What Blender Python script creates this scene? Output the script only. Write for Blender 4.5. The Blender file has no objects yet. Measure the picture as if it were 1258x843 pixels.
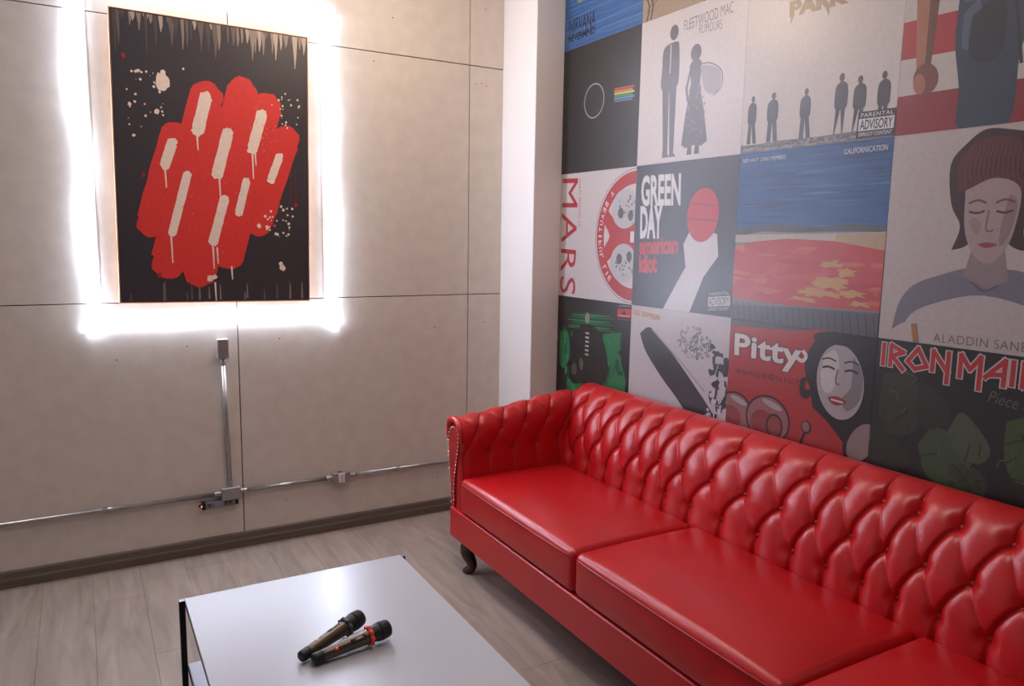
import bpy, bmesh, math, random
from mathutils import Vector, Matrix, Euler

scene = bpy.context.scene
COL = scene.collection

# ------------------------------------------------------------------ camera
def make_camera():
    yaw, pitch, roll, f = -0.5198, -0.1376, 0.0165, 930.37
    cp, sp = math.cos(pitch), math.sin(pitch)
    fwd = Vector((math.sin(-yaw) * cp, math.cos(yaw) * cp, sp))
    right = Vector((math.cos(yaw), math.sin(yaw), 0))
    up = right.cross(fwd)
    c, s = math.cos(roll), math.sin(roll)
    r = c * right + s * up
    u = -s * right + c * up
    cd = bpy.data.cameras.new('camera')
    cd.sensor_fit = 'HORIZONTAL'
    cd.sensor_width = 36
    cd.lens = f / 1258 * 36
    cd.clip_start = 0.01
    co = bpy.data.objects.new('camera', cd)
    COL.objects.link(co)
    m = Matrix(((r.x, u.x, -fwd.x, 0), (r.y, u.y, -fwd.y, 0), (r.z, u.z, -fwd.z, 0), (0, 0, 0, 1)))
    m.translation = Vector((-2.2251, -3.7375, 1.5233))
    co.matrix_world = m
    scene.camera = co
make_camera()

# ------------------------------------------------------------------ world, lights, exposure
w = bpy.data.worlds.new('world')
scene.world = w
w.use_nodes = True
w.node_tree.nodes['Background'].inputs[0].default_value = (0.9, 0.85, 0.8, 1)
w.node_tree.nodes['Background'].inputs[1].default_value = 0.05

LED_STRENGTH = 160.0
LED_COLOR = (0.73, 0.81, 1.0)
def area_light(name, loc, size, power, color, rot=(0, 0, 0), shape='DISK', spread=180):
    ld = bpy.data.lights.new(name, 'AREA')
    ld.shape = shape
    ld.size = size
    ld.energy = power
    ld.color = color
    ld.spread = math.radians(spread)
    o = bpy.data.objects.new(name, ld)
    o.location = loc
    o.rotation_euler = rot
    COL.objects.link(o)
    return o
CEIL = 2.90
pl = bpy.data.lights.new('globe_lamp', 'POINT')       # bare warm globe under the ceiling, just above the frame
pl.energy, pl.color, pl.shadow_soft_size = 19, (1.0, 0.77, 0.58), 0.05
po = bpy.data.objects.new('globe_lamp', pl)
po.location = (-1.05, -0.86, CEIL - 0.21)
COL.objects.link(po)
area_light('fill_lamp', (-1.40, -2.30, CEIL - 0.04), 0.55, 12, (1.0, 0.86, 0.78), shape='SQUARE')  # unseen fill light, added to brighten the seat, table and painting

scene.view_settings.view_transform = 'Standard'
scene.view_settings.look = 'None'
scene.view_settings.exposure = -0.1
scene.view_settings.gamma = 1.0
scene.view_settings.use_curve_mapping = False

# ------------------------------------------------------------------ helpers
def lin(c):
    return tuple(((x / 255) / 12.92 if x / 255 <= 0.04045 else ((x / 255 + 0.055) / 1.055) ** 2.4) for x in c)

MATS = {}
def mat(name, color, rough=0.5, world=False, distort=0.0, metal=0.0, spec=0.5, bump=0.0, bscale=200.0, var=0.0, vscale=8.0, coat=0.0, stretch=None, obj_random=0.0):
    """principled material; procedural noise for tone variation and fine relief"""
    if name in MATS:
        return MATS[name]
    m = bpy.data.materials.new(name)
    m.use_nodes = True
    nt = m.node_tree
    b = nt.nodes['Principled BSDF']
    b.inputs['Roughness'].default_value = rough
    b.inputs['Metallic'].default_value = metal
    b.inputs['Specular IOR Level'].default_value = spec
    b.inputs['Coat Weight'].default_value = coat
    b.inputs['Coat Roughness'].default_value = 0.25
    c = (*color, 1)
    b.inputs['Base Color'].default_value = c
    tc = nt.nodes.new('ShaderNodeTexCoord')
    src = nt.nodes.new('ShaderNodeNewGeometry').outputs['Position'] if world else tc.outputs['Object']
    if stretch:
        mp = nt.nodes.new('ShaderNodeMapping')
        mp.inputs['Scale'].default_value = stretch
        nt.links.new(src, mp.inputs[0])
        src = mp.outputs[0]
    if var or obj_random:
        n = nt.nodes.new('ShaderNodeTexNoise')
        n.inputs['Scale'].default_value = vscale
        n.inputs['Detail'].default_value = 8
        n.inputs['Distortion'].default_value = distort
        nt.links.new(src, n.inputs['Vector'])
        mr = nt.nodes.new('ShaderNodeMapRange')
        mr.inputs[1].default_value = 0.3
        mr.inputs[2].default_value = 0.7
        mr.inputs[3].default_value = 1 - var
        mr.inputs[4].default_value = 1 + var
        nt.links.new(n.outputs['Fac'], mr.inputs[0])
        val = mr.outputs[0]
        if obj_random:
            oi = nt.nodes.new('ShaderNodeObjectInfo')
            m2 = nt.nodes.new('ShaderNodeMapRange')
            m2.inputs[3].default_value = 1 - obj_random
            m2.inputs[4].default_value = 1 + obj_random
            nt.links.new(oi.outputs['Random'], m2.inputs[0])
            mu = nt.nodes.new('ShaderNodeMath')
            mu.operation = 'MULTIPLY'
            nt.links.new(val, mu.inputs[0])
            nt.links.new(m2.outputs[0], mu.inputs[1])
            val = mu.outputs[0]
        vm = nt.nodes.new('ShaderNodeVectorMath')
        vm.operation = 'SCALE'
        vm.inputs[0].default_value = color
        nt.links.new(val, vm.inputs['Scale'])
        nt.links.new(vm.outputs[0], b.inputs['Base Color'])
    if bump:
        n2 = nt.nodes.new('ShaderNodeTexNoise')
        n2.inputs['Scale'].default_value = bscale
        n2.inputs['Detail'].default_value = 3
        nt.links.new(src, n2.inputs['Vector'])
        bp = nt.nodes.new('ShaderNodeBump')
        bp.inputs['Strength'].default_value = bump
        bp.inputs['Distance'].default_value = 0.002
        nt.links.new(n2.outputs['Fac'], bp.inputs['Height'])
        nt.links.new(bp.outputs[0], b.inputs['Normal'])
    MATS[name] = m
    return m

def emit(name, color, strength):
    if name in MATS:
        return MATS[name]
    m = bpy.data.materials.new(name)
    m.use_nodes = True
    b = m.node_tree.nodes['Principled BSDF']
    b.inputs['Base Color'].default_value = (0.9, 0.9, 0.9, 1)
    b.inputs['Emission Color'].default_value = (*color, 1)
    b.inputs['Emission Strength'].default_value = strength
    MATS[name] = m
    return m

def obj(name, bm, mats, parent=None, smooth=False, loc=None):
    me = bpy.data.meshes.new(name)
    bm.normal_update()
    bm.to_mesh(me)
    bm.free()
    for m in (mats if isinstance(mats, (list, tuple)) else [mats]):
        me.materials.append(m)
    if smooth:
        me.polygons.foreach_set('use_smooth', [True] * len(me.polygons))
    o = bpy.data.objects.new(name, me)
    COL.objects.link(o)
    if parent:
        o.parent = parent
    if loc:
        o.location = loc
    return o

def tag(o, label=None, cat=None, group=None, kind=None):
    if label: o['label'] = label
    if cat: o['category'] = cat
    if group: o['group'] = group
    if kind: o['kind'] = kind
    return o

def thing(name, label, cat, loc=(0, 0, 0), rot=(0, 0, 0), group=None):
    o = bpy.data.objects.new(name, None)
    o.empty_display_size = 0.05
    o.location = loc
    o.rotation_euler = rot
    COL.objects.link(o)
    return tag(o, label, cat, group)

def box(bm, x0, x1, y0, y1, z0, z1, bevel=0.0, seg=2):
    vs = [bm.verts.new((x, y, z)) for x in (x0, x1) for y in (y0, y1) for z in (z0, z1)]
    F = [(0, 1, 3, 2), (4, 6, 7, 5), (0, 4, 5, 1), (2, 3, 7, 6), (0, 2, 6, 4), (1, 5, 7, 3)]
    fs = [bm.faces.new([vs[i] for i in f]) for f in F]
    if bevel:
        es = list({e for f in fs for e in f.edges})
        bmesh.ops.bevel(bm, geom=es, offset=bevel, segments=seg, affect='EDGES', profile=0.5)
    return bm

def boxbm(*a, **k):
    return box(bmesh.new(), *a, **k)

def frame_from(d):
    d = Vector(d).normalized()
    a = Vector((0, 0, 1)) if abs(d.z) < 0.9 else Vector((1, 0, 0))
    u = d.cross(a).normalized()
    return u, d.cross(u).normalized()

def tube(bm, pts, rad, seg=12, closed=False, cap=True):
    """sweep a circle along pts; rad is a number or a list"""
    pts = [Vector(p) for p in pts]
    n = len(pts)
    rads = rad if isinstance(rad, (list, tuple)) else [rad] * n
    rings = []
    u = None
    for i, p in enumerate(pts):
        if closed:
            d = pts[(i + 1) % n] - pts[i - 1]
        else:
            d = pts[min(i + 1, n - 1)] - pts[max(i - 1, 0)]
        d.normalize()
        if u is None:
            u, v = frame_from(d)
        else:
            u = (u - d * u.dot(d)).normalized()
            v = d.cross(u)
        rings.append([bm.verts.new(p + rads[i] * (math.cos(t) * u + math.sin(t) * v)) for t in [2 * math.pi * k / seg for k in range(seg)]])
    for i in range(n if closed else n - 1):
        a, b = rings[i], rings[(i + 1) % n]
        for k in range(seg):
            bm.faces.new((a[k], a[(k + 1) % seg], b[(k + 1) % seg], b[k]))
    if cap and not closed:
        bm.faces.new(rings[0][::-1])
        bm.faces.new(rings[-1])
    return bm

def lathe(bm, prof, origin=(0, 0, 0), axis=(0, 0, 1), seg=24):
    """prof: list of (radius, distance along axis)"""
    o = Vector(origin)
    d = Vector(axis).normalized()
    u, v = frame_from(d)
    rings = []
    for r, h in prof:
        r = max(r, 1e-5)
        rings.append([bm.verts.new(o + d * h + r * (math.cos(t) * u + math.sin(t) * v)) for t in [2 * math.pi * k / seg for k in range(seg)]])
    for a, b in zip(rings, rings[1:]):
        for k in range(seg):
            bm.faces.new((a[k], a[(k + 1) % seg], b[(k + 1) % seg], b[k]))
    bm.faces.new(rings[0][::-1])
    bm.faces.new(rings[-1])
    bmesh.ops.recalc_face_normals(bm, faces=bm.faces)
    return bm

def catmull(pts, per=10):
    P = [Vector(p) for p in pts]
    P = [2 * P[0] - P[1]] + P + [2 * P[-1] - P[-2]]
    out = []
    for i in range(1, len(P) - 2):
        for k in range(per):
            t = k / per
            p0, p1, p2, p3 = P[i - 1:i + 3]
            out.append(0.5 * (2 * p1 + (p2 - p0) * t + (2 * p0 - 5 * p1 + 4 * p2 - p3) * t * t + (3 * p1 - p0 - 3 * p2 + p3) * t ** 3))
    out.append(P[-2])
    return out

# ------------------------------------------------------------------ materials
M_BOARD = mat('fibre_cement', lin((214, 206, 196)), 0.8, spec=0.25, bump=0.25, bscale=350, var=0.05, vscale=14)
M_GAP = mat('joint_shadow_gap', lin((70, 60, 54)), 0.9, spec=0.1)
M_PAINT = mat('column_paint', lin((232, 229, 228)), 0.75, spec=0.25, bump=0.1, bscale=120)
M_CEIL = mat('ceiling_paint', lin((225, 220, 214)), 0.9, spec=0.2, bump=0.1, bscale=90)
M_DIM = mat('dim_grey_paint', lin((128, 122, 118)), 0.85, spec=0.2, bump=0.1, bscale=90)
M_BASEB = mat('baseboard_brown', lin((104, 92, 84)), 0.55, var=0.12, vscale=6, stretch=(1, 14, 14), bump=0.1)
M_FLOOR = mat('laminate_oak', lin((158, 144, 133)), 0.42, world=True, distort=1.3, spec=0.4, var=0.20, vscale=2.2, stretch=(7, 0.9, 1), bump=0.10, bscale=40, obj_random=0.06)
M_FLOORB = mat('floor_base', lin((110, 100, 92)), 0.8)
M_STEEL = mat('galvanised_steel', lin((176, 172, 168)), 0.33, metal=0.85, var=0.12, vscale=30)
M_STEELD = mat('galvanised_box', lin((168, 165, 162)), 0.4, metal=0.7, var=0.1, vscale=25)
M_LEATHER = mat('red_leather', lin((186, 19, 25)), 0.31, spec=0.62, bump=0.12, bscale=420, var=0.04, vscale=6)
M_LEATHERP = mat('red_leather_piping', lin((160, 24, 30)), 0.35, spec=0.5)
M_WOODLEG = mat('dark_wood', lin((52, 34, 26)), 0.35, var=0.2, vscale=10)
M_NAIL = mat('nail_silver', lin((205, 195, 180)), 0.25, metal=1.0)
M_GLASS = mat('white_glass', lin((184, 186, 194)), 0.30, spec=0.5)
M_BLACK = mat('black_metal', lin((18, 18, 20)), 0.45, spec=0.4)
M_CAP = mat('grey_cap', lin((150, 150, 155)), 0.4, metal=0.6)
M_WHITE = mat('white_plastic', lin((228, 226, 220)), 0.4)
M_DARKP = mat('dark_plastic', lin((30, 29, 30)), 0.5)
M_GREYP = mat('grey_plastic', lin((120, 120, 125)), 0.45)
M_TUBE = emit('led_tube_glow', LED_COLOR, LED_STRENGTH)

# ------------------------------------------------------------------ setting
S = 'structure'
FX0, FY0 = -4.4, -5.2        # far extents of the room behind the photographer
fl = tag(obj('floor', boxbm(FX0, 0.0, FY0, 0.012, -0.12, -0.012), M_FLOORB), kind=S)
tag(obj('ceiling', boxbm(FX0, 0.15, FY0, 0.15, CEIL, CEIL + 0.1), M_CEIL), kind=S)
tag(obj('wall_left', boxbm(FX0 - 0.1, FX0, FY0, 0.15, -0.12, CEIL), M_PAINT), kind=S)
tag(obj('wall_front', boxbm(FX0 - 0.1, 0.15, FY0 - 0.1, FY0, -0.12, CEIL), M_DIM), kind=S)
tag(obj('wall_right', boxbm(0.0, 0.15, FY0, 0.15, -0.12, CEIL), M_PAINT), kind=S)
wb = tag(obj('wall_back', boxbm(FX0, 0.0, 0.012, 0.15, -0.12, CEIL), M_GAP), kind=S)
tag(obj('wall_pillar', boxbm(-0.168, 0.0, -0.343, 0.012, 0.0, CEIL, bevel=0.003, seg=1), M_PAINT), kind=S)

# floor planks: one mesh shared, running from the back wall towards the camera
PW, PL = 0.187, 1.24
rnd = random.Random(4)
plank_me = None
nrow = int(math.ceil(-FX0 / PW))
for i in range(nrow):
    x1 = -i * PW
    off = (i * 0.43) % 1.0 * PL
    y = 0.0 + off
    while y > -4.4:
        ya, yb = max(y - PL, FY0), min(y, 0.0)
        y -= PL
        if yb - ya < 0.02:
            continue
        xa = max(x1 - PW, FX0)
        full = abs(yb - ya - PL) < 1e-6 and abs(x1 - xa - PW) < 1e-6
        if full and plank_me:
            o = bpy.data.objects.new('plank', plank_me)
            COL.objects.link(o)
            o.parent = fl
            o.location = (x1, yb, 0)
        else:
            o = obj('plank', boxbm(-(x1 - xa) + 0.0004, -0.0004, -(yb - ya) + 0.0004, -0.0004, -0.012, 0.0, bevel=0.0004, seg=1), M_FLOOR, fl, loc=(x1, yb, 0))
            if full:
                plank_me = o.data

# fibre cement boards on the back wall, 1.213 m grid with open joints, screws shown as pieces
XJ = [-0.0, -0.371, -1.585, -2.798, -4.012, FX0]
ZJ = [0.0, 1.2123, 2.4254, CEIL]
boards = {}
for i in range(len(XJ) - 1):
    for j in range(3):
        x1, x0 = XJ[i], XJ[i + 1]
        if i == 0:
            x1 = -0.166
        b = obj('panel', boxbm(x0 + 0.0022, x1 - 0.0022, 0.0, 0.012, ZJ[j] + 0.0022, ZJ[j + 1] - 0.0022, bevel=0.0012, seg=1), M_BOARD, wb)
        boards[(i, j)] = b
M_SCREW = mat('screw_head', lin((92, 80, 70)), 0.5, metal=0.4)
for (x, z) in ((-1.81, 1.005), (-1.392, 1.02), (-0.57, 1.04), (-0.27, 1.055), (-1.38, 0.2), (-0.55, 0.2), (-0.78, 0.09), (-2.1, 0.96),
               (-0.27, 2.33), (-0.3, 2.34), (-0.33, 2.335), (-0.9, 2.38), (-0.28, 2.72), (-0.8, 2.6)):
    ii = next(k for k in range(5) if XJ[k] >= x > XJ[k + 1])
    jj = next(k for k in range(3) if ZJ[k] <= z < ZJ[k + 1])
    obj('screw', lathe(bmesh.new(), [(0.0035, 0), (0.003, 0.0012), (0.0012, 0.0014)], (x, 0.0002, z), (0, -1, 0), 8), M_SCREW, boards[(ii, jj)])

# baseboard with a stepped ridge
bm = bmesh.new()
prof = [(0.0, 0.0), (-0.016, 0.0), (-0.016, 0.036), (-0.0135, 0.040), (-0.0125, 0.044), (-0.011, 0.066), (-0.007, 0.0725), (0.0, 0.0735)]
ra = [bm.verts.new((FX0, y - 0.0003, z + 0.0003)) for y, z in prof]
rb = [bm.verts.new((-0.1685, y - 0.0003, z + 0.0003)) for y, z in prof]
for k in range(len(prof) - 1):
    bm.faces.new((ra[k], rb[k], rb[k + 1], ra[k + 1]))
bm.faces.new(ra); bm.faces.new(rb[::-1]); bm.faces.new((ra[0], ra[-1], rb[-1], rb[0]))
bmesh.ops.recalc_face_normals(bm, faces=bm.faces)
tag(obj('baseboard_back', bm, M_BASEB), kind=S)

# fixtures above the frame: a lamp holder and a panel added for fill light
t = thing('ceiling_lamp', 'small round ceiling lamp holder near the pillar', 'ceiling light', (-1.05, -0.86, CEIL))
obj('holder', lathe(bmesh.new(), [(0.045, 0.0), (0.050, 0.004), (0.048, 0.02), (0.025, 0.03), (0.024, 0.13), (0.0, 0.132)], (0, 0, 0), (0, 0, -1), 32), M_WHITE, t, True)
t = thing('fill_light_panel', 'square panel added for the unseen fill light over the coffee table', 'ceiling light', (-1.40, -2.30, CEIL))
obj('frame', boxbm(-0.3, 0.3, -0.3, 0.3, -0.02, 0, bevel=0.003), M_WHITE, t)

# ------------------------------------------------------------------ sofa
sofa = thing('sofa', 'red tufted leather sofa with button back, loose seat cushions and dark wooden feet', 'sofa', (0, 0, 0))

def frac_s(a):
    f = a - math.floor(a)
    return f if f <= 0.5 else 1 - f

def tufted(bm, prof, place, s0, s1, ns, dx, sbut, rows, amp, fade, wa=0.54, wb=0.16, pit=0.013, warp=None, bulge=0.07):
    """Diamond-tufted sheet. prof: smooth list of 2-vectors (button depth), place(s,a,b)->xyz.
    rows: indices (into prof) of the button rows in order; amp(i): puff height; fade(i): crease strength"""
    n = len(prof)
    nor = []
    for i in range(n):
        d = (prof[min(i + 1, n - 1)] - prof[max(i - 1, 0)]).normalized()
        nor.append(Vector((d.y, -d.x)))
    arc = [0.0]
    for i in range(1, n):
        arc.append(arc[-1] + (prof[i] - prof[i - 1]).length)
    def rowcoord(i):
        if i <= rows[0]:
            return 0.0
        if i >= rows[-1]:
            return len(rows) - 1.0
        for k in range(len(rows) - 1):
            if rows[k] <= i <= rows[k + 1]:
                return k + (arc[i] - arc[rows[k]]) / (arc[rows[k + 1]] - arc[rows[k]])
    R = [rowcoord(i) for i in range(n)]
    grid = []
    for k in range(ns + 1):
        s = s0 + (s1 - s0) * k / ns
        S_ = (warp(s) if warp else (s - sbut) / dx)
        line = []
        for i in range(n):
            r = R[i]
            rf = r - math.floor(r)
            arch = bulge * 4 * rf * (1 - rf)
            a_, b_ = S_ + r / 2 + arch, S_ - r / 2 + 0.25 * arch
            xa, fa, fb = a_ - math.floor(a_), frac_s(a_), frac_s(b_)
            # folded pleat: high lip on the upper side of the fold, low and rising on the lower side
            ha = (1 - math.exp(-xa / 0.11)) * (1 - math.exp(-(1 - xa) / 0.022))
            hb = 1 - math.exp(-fb / 0.13)
            dome = max(0.0, math.sin(math.pi * fa) * math.sin(math.pi * fb)) ** 0.6
            h = 0.30 * dome + wa * ha + wb * hb
            # nearest button
            dmin = 9
            for q, ri in enumerate(rows):
                ds = frac_s(S_ - q / 2) * dx
                dmin = min(dmin, math.hypot(ds, arc[i] - arc[ri]))
            cf = fade(i)
            h = 1 - (1 - h) * cf
            off = amp(i) * h - pit * math.exp(-(dmin / 0.024) ** 2)
            p = prof[i] + nor[i] * off
            line.append(bm.verts.new(place(s, p.x, p.y)))
        grid.append(line)
    for k in range(ns):
        for i in range(n - 1):
            bm.faces.new((grid[k][i], grid[k][i + 1], grid[k + 1][i + 1], grid[k + 1][i]))
    return grid, nor

def near_index(prof, a, b):
    return min(range(len(prof)), key=lambda i: (prof[i] - Vector((a, b))).length)

# --- backrest: profile in (x,z), top over the roll to seat level
bprof = catmull([(-0.006, 0.30), (-0.006, 0.55), (-0.008, 0.74), (-0.018, 0.787), (-0.045, 0.812), (-0.085, 0.812), (-0.120, 0.793), (-0.152, 0.757),
                 (-0.182, 0.70), (-0.203, 0.635), (-0.216, 0.57), (-0.224, 0.512), (-0.230, 0.45), (-0.232, 0.36), (-0.23, 0.27)], 16)
brow = [near_index(bprof, -0.152, 0.757), near_index(bprof, -0.205, 0.632), near_index(bprof, -0.224, 0.512)]
i_top = near_index(bprof, -0.045, 0.812)
def smooth01(x):
    x = max(0.0, min(1.0, x))
    return x * x * (3 - 2 * x)
def b_amp(i):
    z, x = bprof[i].y, bprof[i].x
    if i <= i_top:
        return 0.010 * smooth01((i - i_top + 22) / 22)
    return 0.010 + 0.014 * smooth01((i - i_top) / (brow[0] - i_top))
def b_fade(i):
    if i < brow[0]:
        return smooth01((i - i_top - 6) / (brow[0] - i_top - 6)) ** 0.6
    return 1.0
# measured button positions of the top row along the sofa
BY = [0.72, 0.84, 0.975, 1.107, 1.237, 1.372, 1.497, 1.639, 1.807, 1.975, 2.128, 2.255, 2.386, 2.497, 2.62, 2.757, 2.89, 3.03, 3.165, 3.30, 3.435, 3.57]
def b_warp(s):
    for k in range(len(BY) - 1):
        if BY[k] <= s <= BY[k + 1]:
            return k - 1 + (s - BY[k]) / (BY[k + 1] - BY[k])
    return -1 + (s - BY[0]) / 0.13 if s < BY[0] else len(BY) - 2 + (s - BY[-1]) / 0.135
Y0S, Y1S = 0.748, 3.512
bm = bmesh.new()
g, _ = tufted(bm, bprof, lambda s, a, b: (a, -s, b), Y0S, Y1S, 1000, 0.137, 0, brow, b_amp, b_fade, warp=b_warp)
for line in (g[0], g[-1]):
    bm.faces.new(line)
bmesh.ops.recalc_face_normals(bm, faces=bm.faces)
back = obj('backrest', bm, M_LEATHER, sofa, True)

btn_bm = lathe(bmesh.new(), [(0.0, -0.004), (0.009, -0.003), (0.0108, 0.001), (0.0088, 0.0045), (0.004, 0.0068), (0.0, 0.0074)], (0, 0, 0), (0, 0, 1), 12)
btn_me = bpy.data.meshes.new('button')
btn_bm.to_mesh(btn_me)
btn_bm.free()
btn_me.materials.append(M_LEATHERP)
btn_me.polygons.foreach_set('use_smooth', [True] * len(btn_me.polygons))
def button(parent, loc, nrm):
    o = bpy.data.objects.new('button', btn_me)
    COL.objects.link(o)
    o.parent = parent
    o.location = loc
    o.rotation_euler = Vector(nrm).to_track_quat('Z', 'Y').to_euler()
def inv_warp(k):
    i = k + 1
    j = int(math.floor(i))
    return BY[j] + (i - j) * (BY[min(j + 1, len(BY) - 1)] - BY[j])
def prof_normal(P, i):
    d = (P[i + 1] - P[i - 1]).normalized()
    return Vector((d.y, -d.x))
for q, ri in enumerate(brow):
    nn = prof_normal(bprof, ri)
    k = q / 2 if q != 2 else 0
    while k + 1 < len(BY) - 1:
        s = inv_warp(k)
        if Y0S + 0.03 < s < Y1S - 0.03:
            p = bprof[ri] - nn * 0.010
            button(back, (p.x, -s, p.y), (nn.x, 0, nn.y))
        k += 1

# --- arms: profile in (y,z) from the inside seat level over the roll to the outside
def make_arm(mirror):
    ysgn = (lambda y: y) if not mirror else (lambda y: -4.26 - y)
    aprof = catmull([(-0.768, 0.28), (-0.768, 0.42), (-0.765, 0.54), (-0.772, 0.60), (-0.775, 0.645), (-0.760, 0.682), (-0.730, 0.702), (-0.695, 0.706),
                     (-0.662, 0.695), (-0.644, 0.665), (-0.641, 0.62), (-0.644, 0.54), (-0.655, 0.44), (-0.670, 0.34), (-0.678, 0.293)], 14)
    # travel so that the outward normal is on the inner/top side: reverse
    ap = aprof[::-1]
    rows = [near_index(ap, -0.690, 0.706), near_index(ap, -0.775, 0.645), near_index(ap, -0.765, 0.54)]
    def lift(x, z):
        return z + max(0.0, z - 0.3) / 0.42 * 0.078 * max(0.0, min(1.0, (x + 0.77) / 0.55))
    def amp(i):
        return 0.002 + 0.012 * smooth01((i - rows[0] + 13) / 32)
    def fade(i):
        if i < rows[0]:
            return smooth01((i - rows[0] + 14) / 14)
        if i > rows[2]:
            return smooth01(1 - (i - rows[2]) / 18)
        return 1.0
    bm = bmesh.new()
    place = lambda s, a, b: (s, ysgn(a), lift(s, b))
    g, _ = tufted(bm, ap, place, -0.776, -0.012, 300, 0.127, -0.64, rows, amp,
                  lambda i: fade(i), pit=0.009)
    bm.faces.new(g[0])
    bm.faces.new(g[-1])
    # rolled lip of leather round the front of the arm
    lip = [place(-0.781, ap[i].x, ap[i].y) for i in range(near_index(ap, -0.641, 0.60), near_index(ap, -0.772, 0.60) + 1, 4)]
    tube(bm, lip, [0.006 + 0.010 * math.sin(math.pi * k / (len(lip) - 1)) ** 0.5 for k in range(len(lip))], 12)
    bmesh.ops.recalc_face_normals(bm, faces=bm.faces)
    arm = obj('armrest', bm, M_LEATHER, sofa, True)
    if not mirror:
        for q, ri in enumerate(rows):
            nn = prof_normal(ap, ri)
            for k in range(7):
                s = -0.64 + (k + (q % 2) / 2) * 0.127
                if -0.72 < s < -0.25:
                    p = ap[ri] - nn * 0.007
                    x, y, z = place(s, p.x, p.y)
                    button(arm, (x, y, z), (0, nn.x, nn.y))
    # nail-trimmed front panel
    outl = [(-0.684, 0.296), (-0.662, 0.44), (-0.651, 0.54), (-0.648, 0.60), (-0.656, 0.640), (-0.680, 0.663), (-0.708, 0.669), (-0.738, 0.656),
            (-0.749, 0.622), (-0.743, 0.56), (-0.724, 0.49), (-0.710, 0.42), (-0.706, 0.36), (-0.708, 0.296)]
    o2 = [Vector(p) for p in outl]
    o2 = catmull(o2, 4)
    bm = bmesh.new()
    va = [bm.verts.new((-0.778, ysgn(p.x), p.y)) for p in o2]
    vb = [bm.verts.new((-0.784, ysgn(p.x), p.y)) for p in o2]
    bm.faces.new(va); bm.faces.new(vb)
    for k in range(len(o2)):
        j = (k + 1) % len(o2)
        bm.faces.new((va[k], va[j], vb[j], vb[k]))
    bmesh.ops.recalc_face_normals(bm, faces=bm.faces)
    fp = obj('front_panel', bm, M_LEATHERP, sofa)
    bm = bmesh.new()
    L_ = 0.0
    last = None
    for k in range(len(o2) - 1):
        p, q = o2[k], o2[k + 1]
        seglen = (q - p).length
        d = 0
        while L_ + (seglen - d) >= 0.019:
            d += 0.019 - L_
            L_ = 0.0
            c = p + (q - p) * (d / seglen)
            lathe(bm, [(0.0045, 0), (0.0041, 0.002), (0.0022, 0.0038), (0.0003, 0.0042)], (-0.784, ysgn(c.x), c.y), (-1, 0, 0), 8)
        L_ += seglen - d
    nt = obj('nail_trim', bm, M_NAIL, fp, True)
    tag(nt, 'row of small silver upholstery nails', kind='stuff')
make_arm(False)
make_arm(True)

# --- base frame
bm = boxbm(-0.792, -0.014, -3.582, -0.678, 0.152, 0.292, bevel=0.008, seg=4)
obj('base_frame', bm, M_LEATHER, sofa)

# --- seat cushions
def samples(L, r, n):
    a = [-L, -L + 0.18 * r, -L + 0.4 * r, -L + 0.68 * r, -L + r]
    m = [(-L + r) + (2 * L - 2 * r) * k / n for k in range(1, n)]
    return a + m + [-x for x in a[::-1]]
def cushion(x0, x1, y0, y1, z0, z1, r, crown):
    bm = bmesh.new()
    L = Vector(((x1 - x0) / 2, (y1 - y0) / 2, (z1 - z0) / 2))
    C = Vector(((x1 + x0) / 2, (y1 + y0) / 2, (z1 + z0) / 2))
    sx, sy, sz = samples(L.x, r, 14), samples(L.y, r, 18), samples(L.z, r, 4)
    cache = {}
    def V(x, y, z):
        key = (round(x, 5), round(y, 5), round(z, 5))
        if key in cache:
            return cache[key]
        p = Vector((x, y, z))
        inner = Vector([max(-(L[i] - r), min(L[i] - r, p[i])) for i in range(3)])
        d = p - inner
        q = inner + d.normalized() * r if d.length > 1e-9 else p
        u, v = q.x / L.x, q.y / L.y
        if q.z > 0:
            q.z += crown * max(0, 1 - abs(u) ** 2.5) ** 0.8 * max(0, 1 - abs(v) ** 3.2) ** 0.8
        # front face bellies out a little
        if q.x < -(L.x - r):
            q.x -= 0.006 * (1 - v * v) * (1 - (q.z / L.z) ** 2 if abs(q.z) < L.z else 0)
        cache[key] = bm.verts.new(q + C)
        return cache[key]
    def face(A, B, f):
        for i in range(len(A) - 1):
            for j in range(len(B) - 1):
                bm.faces.new((V(*f(A[i], B[j])), V(*f(A[i + 1], B[j])), V(*f(A[i + 1], B[j + 1])), V(*f(A[i], B[j + 1]))))
    for sgn in (-1, 1):
        face(sx, sy, lambda a, b: (a, b, sgn * L.z))
        face(sx, sz, lambda a, b: (a, sgn * L.y, b))
        face(sy, sz, lambda a, b: (sgn * L.x, a, b))
    bmesh.ops.recalc_face_normals(bm, faces=bm.faces)
    return bm
CY = [-0.778, -1.686, -2.588, -3.482]
for k in range(3):
    ya, yb = CY[k + 1] + 0.0025, CY[k] - 0.0025
    c = obj('seat_cushion', cushion(-0.793, -0.236, ya, yb, 0.2935, 0.452, 0.026, 0.026), M_LEATHER, sofa, True)
    zp = 0.452 - 0.022
    bm = bmesh.new()
    pts = [(-0.60, yb + 0.0005, zp + 0.004), (-0.755, yb - 0.0005, zp + 0.002), (-0.780, yb - 0.008, zp), (-0.793, yb - 0.03, zp)]
    pts += [(-0.795 - 0.003 * math.sin(math.pi * q / 12), yb - 0.03 - (yb - ya - 0.06) * q / 12, zp) for q in range(1, 12)]
    pts += [(-0.793, ya + 0.03, zp), (-0.780, ya + 0.008, zp), (-0.755, ya + 0.0005, zp + 0.002), (-0.60, ya - 0.0005, zp + 0.004)]
    tube(bm, pts, 0.0036, 8)
    obj('piping', bm, M_LEATHERP, c, True)

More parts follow.
